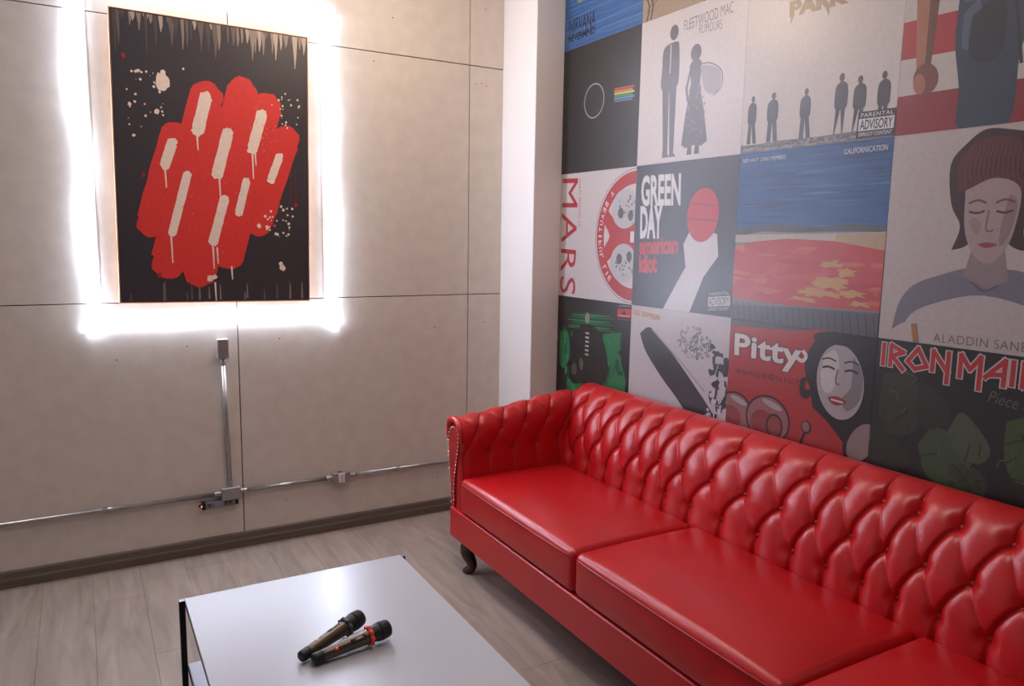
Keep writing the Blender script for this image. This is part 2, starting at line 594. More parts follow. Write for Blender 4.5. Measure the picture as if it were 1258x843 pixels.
# --- cabriole legs
def leg_bm(sx, sy):
    path = catmull([(0, 0, 0.155), (-0.008 * sx, 0.006 * sy, 0.125), (-0.009 * sx, 0.007 * sy, 0.095), (0.004 * sx, -0.004 * sy, 0.060),
                    (0.010 * sx, -0.010 * sy, 0.035), (-0.002 * sx, 0.002 * sy, 0.016), (-0.012 * sx, 0.012 * sy, 0.005), (-0.014 * sx, 0.013 * sy, 0.0005)], 4)
    key = [0.037, 0.035, 0.031, 0.024, 0.019, 0.0205, 0.020, 0.013]
    rr = []
    for i in range(len(path)):
        t = i / 4
        a = int(t)
        rr.append(key[a] + (key[min(a + 1, 7)] - key[a]) * (t - a))
    bm = bmesh.new()
    tube(bm, path, rr, 14)
    bmesh.ops.recalc_face_normals(bm, faces=bm.faces)
    return bm
for (x, y, sx, sy) in ((-0.742, -0.792, 1, 1), (-0.742, -3.47, 1, -1), (-0.07, -0.792, -1, 1), (-0.07, -3.47, -1, -1)):
    obj('leg', leg_bm(sx, sy), M_WOODLEG, sofa, True, loc=(x, y, 0))

# ------------------------------------------------------------------ coffee table
TZ = 0.42
table = thing('coffee_table', 'low coffee table with glossy white top and black metal frame', 'table', (-1.65, -1.36, 0))
TX0, TX1, TY0, TY1 = -1.999 + 1.65, -1.301 + 1.65, -1.16, 0.0
obj('tabletop', boxbm(TX0, TX1, TY0, TY1, TZ - 0.008, TZ, bevel=0.0015, seg=2), M_GLASS, table)
obj('shelf', boxbm(TX0 + 0.002, TX1 - 0.002, TY0 + 0.01, TY1 - 0.005, 0.202, 0.209, bevel=0.001, seg=1), M_GLASS, table)
LW = 0.017
for x in (TX0 - LW, TX1 - 0.004):
    for y in (TY0, TY1 - LW):
        lg = obj('leg', boxbm(x, x + LW, y, y + LW, 0.0, TZ - 0.0015, bevel=0.001, seg=1), M_BLACK, table)
        obj('cap', boxbm(x + 0.0003, x + LW - 0.0003, y + 0.0003, y + LW - 0.0003, TZ - 0.0015, TZ, bevel=0.0004, seg=1), M_CAP, lg)
    obj('side_rail', boxbm(*((TX0 + 0.0012, TX0 + 0.016) if x < 0.0 else (TX1 - 0.016, TX1 - 0.0012)), TY0 + 0.001, TY1 - 0.001, TZ - 0.026, TZ - 0.0085), M_BLACK, table)
    obj('shelf_rail', boxbm(*((TX0 + 0.0012, TX0 + 0.016) if x < 0.0 else (TX1 - 0.016, TX1 - 0.0012)), TY0 + 0.001, TY1 - 0.001, 0.184, 0.2015), M_BLACK, table)
for y in (TY0 + 0.02, TY1 - 0.037):
    obj('cross_rail', boxbm(TX0 + 0.016, TX1 - 0.016, y, y + LW, TZ - 0.026, TZ - 0.0085), M_BLACK, table)
    obj('cross_rail', boxbm(TX0 + 0.016, TX1 - 0.016, y, y + LW, 0.184, 0.2015), M_BLACK, table)

# ------------------------------------------------------------------ microphones
M_MIC = mat('bronze_metal', lin((92, 83, 72)), 0.34, metal=0.75)
M_MICB = mat('mic_black', lin((20, 20, 21)), 0.55)
M_GRILLE = mat('mic_grille', lin((24, 24, 26)), 0.45, metal=0.4, bump=1.0, bscale=900)
M_ORANGE = mat('orange_silicone', lin((232, 74, 48)), 0.5)
M_SLATE = mat('slate_silicone', lin((66, 74, 92)), 0.5)
M_BADGE = mat('badge_red', lin((214, 52, 40)), 0.4)
M_BADGEO = mat('badge_orange', lin((222, 150, 90)), 0.4)
M_SWITCH = mat('mic_slot', lin((26, 24, 23)), 0.5)
M_PALE = mat('pale_print', lin((225, 220, 212)), 0.4)
def microphone(label, tail, head, ring_mat, badge_mat, face):
    tl, hd = Vector(tail), Vector(head)
    d = hd - tl
    Lm = d.length
    t = thing('microphone', label, 'microphone', (tl.x, tl.y, TZ), group='handheld microphones on the coffee table')
    # local frame: z along the axis towards the head
    q = d.to_track_quat('Z', 'Y')
    t.location = tl
    fl_ = q.inverted() @ Vector(face)          # the switch side looks this way
    roll = math.atan2(fl_.y, fl_.x)
    rot = q.to_matrix().to_4x4() @ Matrix.Rotation(roll, 4, 'Z')
    t.rotation_euler = rot.to_euler()
    k = Lm / 0.255
    obj('tail_cap', lathe(bmesh.new(), [(0.0, 0.0), (0.011, 0.0), (0.0145, 0.003), (0.0155, 0.010), (0.0155, 0.030 * k), (0.0148, 0.032 * k)], seg=28), M_MICB, t, True)
    body = obj('body', lathe(bmesh.new(), [(0.0146, 0.032 * k), (0.0152, 0.034 * k), (0.0158, 0.06 * k), (0.0178, 0.12 * k), (0.0200, 0.180 * k), (0.0200, 0.186 * k)], seg=28), M_MIC, t, True)
    obj('collar', lathe(bmesh.new(), [(0.0195, 0.186 * k), (0.0205, 0.190 * k), (0.0225, 0.205 * k), (0.0245, 0.212 * k), (0.0245, 0.218 * k), (0.0230, 0.219 * k)], seg=28), M_MICB, t, True)
    obj('grille', lathe(bmesh.new(), [(0.0230, 0.219 * k), (0.0252, 0.221 * k), (0.0252, 0.224 * k), (0.0248, 0.232 * k), (0.0238, 0.246 * k), (0.0215, 0.2525 * k), (0.017, 0.2555 * k), (0.008, 0.2568 * k), (0.0, 0.257 * k)], seg=32), M_GRILLE, t, True)
    # anti-roll ring: eight soft points
    bm = bmesh.new()
    N = 48
    rings = []
    for z, off in ((0.180 * k, -0.0025), (0.182 * k, 0.0), (0.190 * k, 0.0), (0.192 * k, -0.0025)):
        rings.append([bm.verts.new(((0.0262 + 0.0025 * math.cos(8 * a) + off) * math.cos(a), (0.0262 + 0.0025 * math.cos(8 * a) + off) * math.sin(a), z)) for a in [2 * math.pi * i / N for i in range(N)]])
    inner = [[bm.verts.new((0.0203 * math.cos(a), 0.0203 * math.sin(a), z)) for a in [2 * math.pi * i / N for i in range(N)]] for z in (0.192 * k, 0.180 * k)]
    rings = rings + inner
    for a, b in zip(rings, rings[1:] + rings[:1]):
        for i in range(N):
            bm.faces.new((a[i], a[(i + 1) % N], b[(i + 1) % N], b[i]))
    bmesh.ops.recalc_face_normals(bm, faces=bm.faces)
    obj('silicone_ring', bm, ring_mat, t, True)
    # switch recess, slider and badge wrap the body on its -y... +x side
    def patch(z0, z1, a0, a1, lift, m, name, par):
        bm = bmesh.new()
        def rad(z):
            z = z / k
            for (r0, h0), (r1, h1) in zip([(0.0152, 0.034), (0.0158, 0.06), (0.0178, 0.12), (0.02, 0.18)], [(0.0158, 0.06), (0.0178, 0.12), (0.02, 0.18), (0.02, 0.186)]):
                if h0 <= z <= h1:
                    return r0 + (r1 - r0) * (z - h0) / (h1 - h0)
            return 0.02
        G = [[bm.verts.new(((rad(z) + l) * math.cos(a), (rad(z) + l) * math.sin(a), z)) for a in [a0 + (a1 - a0) * j / 6 for j in range(7)]] for l in (-0.001, lift) for z in [z0 + (z1 - z0) * i / 4 for i in range(5)]]
        top = G[5:]
        for i in range(4):
            for j in range(6):
                bm.faces.new((top[i][j], top[i + 1][j], top[i + 1][j + 1], top[i][j + 1]))
        bot = G[:5]
        for i in range(4):
            bm.faces.new((top[i][0], top[i + 1][0], bot[i + 1][0], bot[i][0]))
            bm.faces.new((top[i][6], top[i + 1][6], bot[i + 1][6], bot[i][6]))
        for j in range(6):
            bm.faces.new((top[0][j], top[0][j + 1], bot[0][j + 1], bot[0][j]))
            bm.faces.new((top[4][j], top[4][j + 1], bot[4][j + 1], bot[4][j]))
        bmesh.ops.recalc_face_normals(bm, faces=bm.faces)
        return obj(name, bm, m, par, True)
    patch(0.118 * k, 0.166 * k, -0.34, 0.34, 0.0006, M_SWITCH, 'switch_plate', t)
    patch(0.134 * k, 0.160 * k, -0.09, 0.09, 0.0016, M_STEEL, 'switch', t)
    bd = patch(0.066 * k, 0.078 * k, -0.34, 0.34, 0.0005, badge_mat, 'badge', t)
    patch(0.0695 * k, 0.0745 * k, -0.12, 0.12, 0.0008, M_PALE, 'emblem', bd)
    return t
microphone('bronze handheld microphone with orange ring, the nearer of the pair on the table', (-1.7550, -1.9078, TZ + 0.0172), (-1.5345, -1.8748, TZ + 0.0352), M_ORANGE, M_BADGE, (-0.35, -0.75, 0.65))
microphone('bronze handheld microphone with dark slate ring, behind the orange-ringed one', (-1.7797, -1.8816, TZ + 0.0172), (-1.5836, -1.7821, TZ + 0.0352), M_SLATE, M_BADGEO, (-0.45, 0.10, 0.85))

# ------------------------------------------------------------------ flat print (posters, canvas)
INK = {}
def ink(c, rough=0.37, sheet='p'):
    key = (tuple(c), rough, sheet)
    if key not in INK:
        INK[key] = mat('ink_%s_%d_%d_%d' % (sheet, *c), tuple(x * (0.66 if sheet == 'p' else 1.0) for x in lin(c)), rough, spec=0.75 if sheet == 'p' else 0.4, var=0.05, vscale=60, bump=0.06 if sheet == 'p' else 0.25, bscale=60 if sheet == 'p' else 500)
    return INK[key]

FONT_CACHE = {}
def text_shape(txt, offset=0.0, spacing=1.0):
    """triangles of a line of text, normalised to the bounding box of the un-offset glyphs"""
    key = (txt, offset, spacing)
    if key in FONT_CACHE:
        return FONT_CACHE[key]
    def build(off):
        cu = bpy.data.curves.new('t', 'FONT')
        cu.body = txt
        cu.size = 1
        cu.offset = off
        cu.space_character = spacing
        cu.resolution_u = 3
        o = bpy.data.objects.new('t', cu)
        COL.objects.link(o)
        dg = bpy.context.evaluated_depsgraph_get()
        me = bpy.data.meshes.new_from_object(o.evaluated_get(dg))
        v = [(p.co.x, p.co.y) for p in me.vertices]
        f = [tuple(p.vertices) for p in me.polygons]
        bpy.data.objects.remove(o)
        bpy.data.curves.remove(cu)
        bpy.data.meshes.remove(me)
        return v, f
    v0, f0 = build(0.0)
    xs, ys = [p[0] for p in v0], [p[1] for p in v0]
    bx, by = (min(xs), max(xs)), (min(ys), max(ys))
    v, f = (v0, f0) if offset == 0 else build(offset)
    v = [((x - bx[0]) / (bx[1] - bx[0]), (y - by[0]) / (by[1] - by[0])) for x, y in v]
    # number the glyphs so that neighbours that touch never share one plane
    root = list(range(len(v)))
    def find(i):
        while root[i] != i:
            root[i] = root[root[i]]
            i = root[i]
        return i
    for t in f:
        for i in t[1:]:
            root[find(i)] = find(t[0])
    lx = {}
    for i, p in enumerate(v):
        r_ = find(i)
        lx[r_] = min(lx.get(r_, 9), p[0])
    order = {r_: k for k, r_ in enumerate(sorted(lx, key=lx.get))}
    v = [(x, y, order[find(i)] % 4) for i, (x, y) in enumerate(v)]
    FONT_CACHE[key] = (v, f)
    return v, f

class Print:
    """collects flat shapes in sheet coordinates (u right, v up, both 0..1); each layer lies a hair above the last"""
    def __init__(self, to3d, step=0.000012, sheet='p'):
        self.to3d, self.step, self.k, self.sheet = to3d, step, 0, sheet
        self.art = bmesh.new(); self.let = bmesh.new()
        self.am, self.lm = [], []
        self.rnd = random.Random(11)
    def slot(self, lst, c):
        m = ink(c, 0.37 if self.sheet == 'p' else 0.42, self.sheet)
        if m not in lst:
            lst.append(m)
        return lst.index(m)
    def poly(self, c, pts, clip=True, new=True):
        if new: self.k += 1
        if clip:
            pts = clip_unit(pts)
        if len(pts) < 3:
            return
        vs = [self.art.verts.new(self.to3d(u, v, self.k * self.step)) for u, v in pts]
        f = self.art.faces.new(vs)
        f.material_index = self.slot(self.am, c)
    def strip(self, c, pts, wid, new=True):
        """a stroke of varying width along pts, clipped piece by piece"""
        if new: self.k += 1
        P = [Vector(p) for p in pts]
        W = wid if isinstance(wid, (list, tuple)) else [wid] * len(P)
        L, R = [], []
        for i, p in enumerate(P):
            d = (P[min(i + 1, len(P) - 1)] - P[max(i - 1, 0)]).normalized()
            n = Vector((-d.y, d.x)) * W[i] / 2
            L.append(p + n); R.append(p - n)
        for i in range(len(P) - 1):
            self.poly(c, [tuple(L[i]), tuple(R[i]), tuple(R[i + 1]), tuple(L[i + 1])], new=False)
    def curve(self, c, pts, wid, per=6):
        self.strip(c, [tuple(p) for p in catmull(pts, per)], wid)
    def smooth(self, c, pts, per=5):
        P = catmull(list(pts) + [pts[0]], per)[:-1]
        self.poly(c, [tuple(p) for p in P])
    def ell(self, c, cu, cv, ru, rv, rot=0, n=28, new=True):
        self.poly(c, [(cu + ru * math.cos(t) * math.cos(rot) - rv * math.sin(t) * math.sin(rot), cv + ru * math.cos(t) * math.sin(rot) + rv * math.sin(t) * math.cos(rot)) for t in [2 * math.pi * i / n for i in range(n)]], new=new)
    def blob(self, c, cu, cv, ru, rv, rough=0.3, n=22, rot=0, new=True):
        pts = []
        for i in range(n):
            t = 2 * math.pi * i / n
            k = 1 + self.rnd.uniform(-rough, rough)
            x, y = ru * k * math.cos(t), rv * k * math.sin(t)
            pts.append((cu + x * math.cos(rot) - y * math.sin(rot), cv + x * math.sin(rot) + y * math.cos(rot)))
        self.poly(c, pts, new=new)
    def speck(self, c, cu, cv, ru, rv, count, size, el=1.0):
        self.k += 1
        for _ in range(count):
            a, r = self.rnd.uniform(0, 6.28), math.sqrt(self.rnd.random())
            z = size * self.rnd.uniform(0.4, 1.6)
            self.k += 0.05
            self.ell(c, cu + ru * r * math.cos(a), cv + rv * r * math.sin(a), z * el, z, n=6, new=False)
    def text(self, c, txt, bl, br, tl, bold=0.0, spacing=1.0, outline=None, ow=0.03):
        for col, off in ([(outline, bold + ow)] if outline else []) + [(c, bold)]:
            self.k += 1
            v, f = text_shape(txt, off, spacing)
            B, U, V = Vector(bl), Vector(br) - Vector(bl), Vector(tl) - Vector(bl)
            vs = []
            for x, y, lay in v:
                p = B + U * x + V * y
                vs.append(self.let.verts.new(self.to3d(p.x, p.y, (self.k + 0.2 * lay) * self.step)))
            mi = self.slot(self.lm, col)
            for t in f:
                try:
                    self.let.faces.new([vs[i] for i in t]).material_index = mi
                except ValueError:
                    pass
    def finish(self, parent):
        if len(self.art.faces):
            self.art.normal_update()
            bmesh.ops.triangulate(self.art, faces=[f for f in self.art.faces if len(f.verts) > 4])
            obj('print', self.art, self.am, parent)
        if len(self.let.faces):
            obj('lettering_print', self.let, self.lm, parent)

def clip_unit(pts, lo=0.0, hi=1.0):
    for ax in (0, 1):
        for sgn, lim in ((1, hi), (-1, -lo)):
            out = []
            for i in range(len(pts)):
                a, b = pts[i - 1], pts[i]
                da, db = lim - sgn * a[ax], lim - sgn * b[ax]
                if (da >= 0) != (db >= 0):
                    t = da / (da - db)
                    out.append((a[0] + (b[0] - a[0]) * t, a[1] + (b[1] - a[1]) * t))
                if db >= 0:
                    out.append(b)
            pts = out
            if len(pts) < 3:
                return []
    return pts

PC = [0.3435, 0.965, 1.587, 2.222, 2.850]
PR = [3.090, 2.472, 1.856, 1.226, 0.600]
SHEET = 0.0015
GROUP = 'square music posters tiled over the sofa wall'
def poster(c, r, bg, label):
    ya, yb, zt, zb_ = PC[c], PC[c + 1], PR[r], PR[r + 1]
    ztc = min(zt, CEIL - 0.002)
    o = obj('poster', boxbm(-SHEET, 0, -(yb - 0.0004), -(ya + 0.0004), zb_ + 0.0004, ztc - 0.0004), ink(bg))
    tag(o, label, 'poster', GROUP)
    def to3d(u, v, h):
        u = min(max(u, -0.2), 1.2)
        return (-SHEET - 0.00015 - h, -(ya + 0.0004 + u * (yb - ya - 0.0008)), min(zb_ + 0.0004 + v * (zt - zb_ - 0.0008), ztc - 0.0005))
    return o, Print(to3d)

def figure(P, c, cu, v0, v1, wide=1.0, stance=0.012, turn=1):
    """plain standing figure in silhouette"""
    h = v1 - v0
    w_ = 0.17 * h * wide
    P.ell(c, cu + 0.01 * turn * h, v1 - 0.07 * h, 0.055 * h * max(wide, .8), 0.07 * h, n=14)
    P.smooth(c, [(cu - 0.03 * h, v1 - 0.14 * h), (cu + 0.03 * h, v1 - 0.14 * h), (cu + w_ * 0.72, v1 - 0.22 * h), (cu + w_ * 0.8, v1 - 0.45 * h),
                 (cu + w_ * 0.6, v0 + 0.42 * h), (cu - w_ * 0.6, v0 + 0.42 * h), (cu - w_ * 0.8, v1 - 0.45 * h), (cu - w_ * 0.72, v1 - 0.22 * h)], 3)
    for s in (-1, 1):
        a = cu + s * w_ * 0.28
        b = cu + s * (w_ * 0.3 + stance)
        P.poly(c, [(a - w_ * 0.3, v0 + 0.46 * h), (a + w_ * 0.3, v0 + 0.46 * h), (b + w_ * 0.17 + 0.012 * turn, v0), (b - w_ * 0.2, v0)])

def advisory(P, bl, br, tl):
    B, U, V = Vector(bl), Vector(br) - Vector(bl), Vector(tl) - Vector(bl)
    q = lambda x, y: tuple(B + U * x + V * y)
    P.poly((22, 20, 22), [q(0, 0), q(1, 0), q(1, 1), q(0, 1)])
    P.poly((226, 222, 222), [q(0.04, 0.27), q(0.96, 0.27), q(0.96, 0.73), q(0.04, 0.73)])
    P.text((226, 222, 222), 'PARENTAL', q(0.08, 0.79), q(0.92, 0.79), q(0.08, 0.94), 0.01, 1.15)
    P.text((22, 20, 22), 'ADVISORY', q(0.08, 0.32), q(0.92, 0.32), q(0.08, 0.68), 0.02)
    P.text((226, 222, 222), 'EXPLICIT CONTENT', q(0.07, 0.07), q(0.93, 0.07), q(0.07, 0.21), 0.01)

# --- first column, beside the pillar
o, P = poster(0, 0, (52, 104, 168), 'blue poster with narrow black serif lettering, top left of the poster wall')
for k in range(26):
    v = 0.02 + k * 0.026
    P.curve([(40, 88, 150), (66, 122, 186), (80, 138, 200)][k % 3], [(-0.05, v), (0.3, v + P.rnd.uniform(-.02, .02)), (0.65, v + P.rnd.uniform(-.02, .02)), (1.05, v)], 0.008)
P.ell((150, 160, 90), 0.22, 0.36, 0.05, 0.02)
P.text((16, 18, 26), 'NIRVANA', (0.066, 0.125), (0.43, 0.118), (0.064, 0.240), 0.0)
P.text((16, 18, 26), 'NEVERMIND', (0.057, 0.060), (0.425, 0.060), (0.057, 0.112), 0.025, 0.9)
P.finish(o)

o, P = poster(0, 1, (34, 32, 36), 'black poster with a thin outlined circle and rainbow bars, left of the two standing figures')
for k, c in enumerate(((196, 74, 62), (214, 132, 74), (214, 200, 110), (84, 150, 96), (92, 150, 190), (120, 104, 150))):
    P.poly(c, [(0.70, 0.600 - 0.018 * k), (0.94 - 0.02 * (k % 2), 0.588 - 0.018 * k), (0.94 - 0.02 * (k % 2), 0.574 - 0.018 * k), (0.70, 0.586 - 0.018 * k)])
P.ell((168, 168, 176), 0.44, 0.545, 0.135, 0.135, 0, 40)
P.ell((40, 38, 42), 0.44, 0.545, 0.124, 0.124, 0, 40)
P.finish(o)

o, P = poster(0, 2, (214, 206, 206), 'pale poster with red sideways lettering and half a red ring, beside the pillar')
RED = (184, 44, 52)
P.ell((60, 54, 58), 1.0, 0.498, 0.486, 0.490, n=72)
P.ell((214, 206, 206), 1.0, 0.498, 0.482, 0.486, n=72)
P.ell(RED, 1.0, 0.498, 0.468, 0.472, n=72)
P.ell((214, 206, 206), 1.0, 0.498, 0.375, 0.380, n=64)
P.smooth(RED, [(0.66, 0.70), (0.86, 0.56), (1.0, 0.62), (1.0, 0.38), (0.86, 0.44), (0.64, 0.28), (0.63, 0.40), (0.70, 0.50), (0.63, 0.60)], 3)
for cv in (0.70, 0.30):
    P.ell((196, 192, 196), 0.88, cv, 0.16, 0.145, n=30)
    P.speck((120, 116, 122), 0.90, cv, 0.12, 0.10, 40, 0.007)
    P.ell((96, 92, 98), 0.83, cv + (0.03 if cv < .5 else -0.03), 0.035, 0.04)
    P.ell((96, 92, 98), 0.95, cv + (0.05 if cv < .5 else -0.05), 0.03, 0.04)
P.poly((222, 216, 214), [(0.955, 0.455), (1.0, 0.455), (1.0, 0.535), (0.955, 0.535)])
P.text(RED, 'MARS', (0.022, 0.966), (0.022, 0.022), (0.252, 0.958), 0.0, 1.12)
P.text(RED, 'THIRTY SECONDS TO', (0.262, 0.955), (0.275, 0.57), (0.288, 0.955), 0.0, 1.1)
word = 'A BEAUTIFUL LIE'
for k, ch in enumerate(word):
    if ch == ' ':
        continue
    a = math.radians(180 - 48 + 96 * k / (len(word) - 1))
    cx, cy = 1.0 + 0.402 * math.cos(a), 0.498 + 0.408 * math.sin(a)
    tx, ty = -math.sin(a), math.cos(a)
    nx, ny = math.cos(a), math.sin(a)
    w_ = 0.011 if ch == 'I' else 0.034
    bl = (cx - tx * w_ / 2, cy - ty * w_ / 2)
    P.text((230, 224, 222), ch, bl, (bl[0] + tx * w_, bl[1] + ty * w_), (bl[0] + nx * 0.04, bl[1] + ny * 0.04), 0.015)
P.finish(o)

o, P = poster(0, 3, (24, 22, 26), 'black poster with ragged green patches and a dark cloaked mass, lowest beside the pillar')
G1, G2, G3 = (24, 124, 72), (34, 150, 88), (16, 74, 50)
P.smooth(G1, [(0.04, 0.70), (0.15, 0.71), (0.20, 0.55), (0.14, 0.40), (0.05, 0.42)], 3)
for k in range(9):
    v = 0.745 + 0.016 * k
    P.strip((G1, G2, G3)[k % 3], [(0.16 + 0.02 * (k % 4), v), (0.5, v + 0.015), (0.80 - 0.05 * (k % 3), v + 0.03)], [0.006, 0.014, 0.004])
P.poly(G1, [(0.66, 0.74), (0.885, 0.78), (0.90, 0.55), (0.965, 0.42), (0.94, 0.10), (0.60, 0.10), (0.62, 0.45)])
P.poly(G1, [(0.16, 0.32), (0.30, 0.28), (0.62, 0.36), (0.62, 0.05), (0.18, 0.05)])
for k in range(46):
    cu, cv = P.rnd.choice([(0.80, 0.5), (0.78, 0.3), (0.40, 0.2), (0.10, 0.55)])
    P.blob(P.rnd.choice([G2, G3, (20, 20, 24)]), cu + P.rnd.uniform(-.13, .13), cv + P.rnd.uniform(-.2, .2), P.rnd.uniform(.008, .03), P.rnd.uniform(.015, .06), 0.45, 10)
P.smooth((24, 22, 26), [(0.44, 0.80), (0.56, 0.78), (0.67, 0.68), (0.73, 0.52), (0.70, 0.36), (0.55, 0.26), (0.40, 0.30), (0.24, 0.28), (0.22, 0.42), (0.28, 0.60), (0.33, 0.76)], 4)
P.ell((150, 140, 130), 0.44, 0.845, 0.032, 0.045)
for k in range(6):
    P.poly((196, 192, 186), [(0.42, 0.73 - 0.035 * k), (0.47, 0.73 - 0.035 * k), (0.47, 0.715 - 0.035 * k), (0.42, 0.715 - 0.035 * k)])
P.ell((110, 92, 84), 0.37, 0.46, 0.03, 0.05)
P.ell((90, 80, 76), 0.27, 0.40, 0.04, 0.05)
P.poly((196, 40, 48), [(0.833, 0.955), (0.998, 0.967), (0.998, 0.900), (0.833, 0.893)])
P.poly((30, 22, 26), [(0.88, 0.915), (0.95, 0.92), (0.915, 0.953)])
P.strip((220, 205, 205), [(0.85, 0.908), (0.98, 0.912)], 0.005)
P.strip((150, 146, 150), [(0.85, 0.98), (0.99, 0.988)], 0.007)
P.strip((120, 118, 122), [(0.84, 0.878), (0.99, 0.884)], 0.005)
P.finish(o)

# --- second column
o, P = poster(1, 0, (172, 148, 122), 'tan poster with dark twigs, only its lower edge showing near the top')
for a in (0.05, 0.09, 0.62):
    P.curve((72, 58, 46), [(a, 0.0), (a + 0.02, 0.10), (a - 0.03, 0.22), (a + 0.03, 0.4)], [0.012] * 18 + [0.006])
    P.curve((72, 58, 46), [(a, 0.06), (a + 0.06, 0.12), (a + 0.12, 0.14)], 0.006)
P.finish(o)

o, P = poster(1, 1, (222, 214, 214), 'white poster with two grey standing figures and thin spidery lettering')
GR, GD = (104, 98, 106), (120, 114, 122)
P.text((110, 104, 110), 'FLEETWOOD MAC', (0.44, 0.852), (0.88, 0.868), (0.437, 0.922), -0.012)
P.text((128, 122, 128), 'RUMOURS', (0.585, 0.802), (0.79, 0.790), (0.584, 0.862), -0.012)
# tall plain figure
P.ell(GR, 0.345, 0.865, 0.042, 0.050)
P.smooth(GR, [(0.31, 0.80), (0.38, 0.80), (0.40, 0.77), (0.41, 0.62), (0.39, 0.50), (0.24, 0.50), (0.235, 0.64), (0.245, 0.77)], 4)
P.poly(GR, [(0.245, 0.52), (0.315, 0.52), (0.325, 0.06), (0.345, 0.035), (0.27, 0.035), (0.275, 0.10)])
P.poly(GR, [(0.318, 0.52), (0.39, 0.52), (0.385, 0.06), (0.41, 0.035), (0.345, 0.035)])
P.strip((206, 200, 202), [(0.318, 0.79), (0.318, 0.60)], 0.012)
# figure in a long dress
P.ell(GR, 0.565, 0.690, 0.050, 0.055)
P.smooth(GR, [(0.530, 0.640), (0.600, 0.640), (0.625, 0.600), (0.615, 0.500), (0.625, 0.440), (0.520, 0.440), (0.530, 0.500), (0.510, 0.600)], 3)
P.poly(GR, [(0.522, 0.450), (0.622, 0.450), (0.665, 0.300), (0.705, 0.110), (0.655, 0.085), (0.580, 0.095), (0.505, 0.080), (0.462, 0.105), (0.490, 0.300)])
P.poly(GR, [(0.515, 0.600), (0.535, 0.610), (0.500, 0.470), (0.520, 0.380), (0.500, 0.380), (0.478, 0.470)])
for u in (0.545, 0.615):
    P.poly(GR, [(u - 0.018, 0.10), (u + 0.018, 0.10), (u + 0.022, 0.035), (u - 0.028, 0.035)])
P.smooth((176, 170, 176), [(0.61, 0.60), (0.70, 0.585), (0.79, 0.54), (0.80, 0.44), (0.74, 0.40), (0.66, 0.44)], 4)
P.curve((126, 120, 126), [(0.61, 0.61), (0.70, 0.60), (0.80, 0.54), (0.81, 0.44), (0.74, 0.39)], 0.008)
P.speck((150, 144, 150), 0.58, 0.3, 0.09, 0.2, 50, 0.006)
P.finish(o)

o, P = poster(1, 2, (62, 62, 76), 'slate poster with white condensed lettering and a red shape on a white diagonal band')
WH, RD = (226, 222, 226), (196, 50, 62)
P.poly(WH, [(0.35, 0.0), (0.62, 0.0), (0.735, 0.24), (0.86, 0.38), (0.84, 0.52), (0.60, 0.56), (0.53, 0.45), (0.56, 0.30)])
P.ell(RD, 0.70, 0.64, 0.145, 0.175, -0.15, 36)
P.strip((120, 40, 50), [(0.60, 0.72), (0.80, 0.70)], 0.008)
P.strip((120, 40, 50), [(0.56, 0.62), (0.84, 0.60)], 0.008)
P.text(WH, 'GREEN', (0.070, 0.722), (0.478, 0.716), (0.062, 0.920), 0.035)
P.text(WH, 'DAY', (0.072, 0.497), (0.300, 0.499), (0.064, 0.702), 0.045)
P.text((200, 70, 74), 'american', (0.073, 0.375), (0.474, 0.391), (0.066, 0.480), 0.045, 0.92)
P.text((200, 70, 74), 'idiot', (0.076, 0.245), (0.266, 0.252), (0.068, 0.370), 0.045, 0.92)
advisory(P, (0.785, 0.015), (0.995, 0.040), (0.78, 0.150))
P.finish(o)

o, P = poster(1, 3, (208, 202, 206), 'pale grey poster with a broad dark diagonal shape and smoky specks, behind the sofa')
DK = (58, 54, 62)
P.smooth(DK, [(0.11, 0.80), (0.20, 0.855), (0.30, 0.82), (0.52, 0.66), (0.72, 0.50), (0.88, 0.36), (1.0, 0.20), (0.98, 0.02), (0.86, 0.06), (0.60, 0.34), (0.36, 0.52), (0.18, 0.68)], 4)
P.strip((176, 170, 176), [(0.24, 0.85), (0.58, 0.64), (0.80, 0.49)], 0.014)
P.speck((150, 146, 152), 0.68, 0.80, 0.16, 0.11, 170, 0.0075)
P.speck((110, 106, 114), 0.74, 0.78, 0.10, 0.10, 70, 0.006)
for k in range(26):
    P.blob(DK, 0.95 + P.rnd.uniform(-.10, .06), P.rnd.uniform(0.25, 0.80), P.rnd.uniform(.01, .035), P.rnd.uniform(.015, .05), 0.5, 10)
for k in range(20):
    P.blob((222, 216, 220), 0.88 + P.rnd.uniform(-.08, .08), P.rnd.uniform(0.2, 0.5), P.rnd.uniform(.005, .02), P.rnd.uniform(.01, .04), 0.5, 9)
P.text((222, 158, 110), 'LED ZEPPELIN', (0.02, 0.935), (0.325, 0.915), (0.018, 0.970), 0.03)
P.finish(o)

# --- third column
o, P = poster(2, 1, (214, 204, 200), 'cream poster with a row of six small dark standing figures')
P.poly((120, 114, 118), [(0, 0), (1, 0), (1, 0.040), (0.78, 0.050), (0.55, 0.046), (0.30, 0.052), (0.12, 0.045), (0, 0.050)])
P.speck((160, 154, 156), 0.4, 0.022, 0.4, 0.016, 120, 0.006, 2.0)
P.speck((90, 86, 92), 0.4, 0.03, 0.4, 0.012, 80, 0.005, 2.0)
for cu, v0, v1, wd in ((0.075, 0.053, 0.337, 0.85), (0.228, 0.051, 0.334, 1.05), (0.455, 0.047, 0.321, 0.95), (0.68, 0.043, 0.365, 0.9), (0.79, 0.043, 0.333, 0.95), (0.925, 0.043, 0.332, 0.9)):
    figure(P, (64, 58, 66), cu, v0, v1, wd, 0.010, 1 if cu < .6 else -1)
P.text((154, 126, 92), 'PARK', (0.315, 0.742), (0.665, 0.728), (0.312, 0.815), 0.06)
P.poly((154, 126, 92), [(0.315, 0.750), (0.338, 0.750), (0.318, 0.690)])
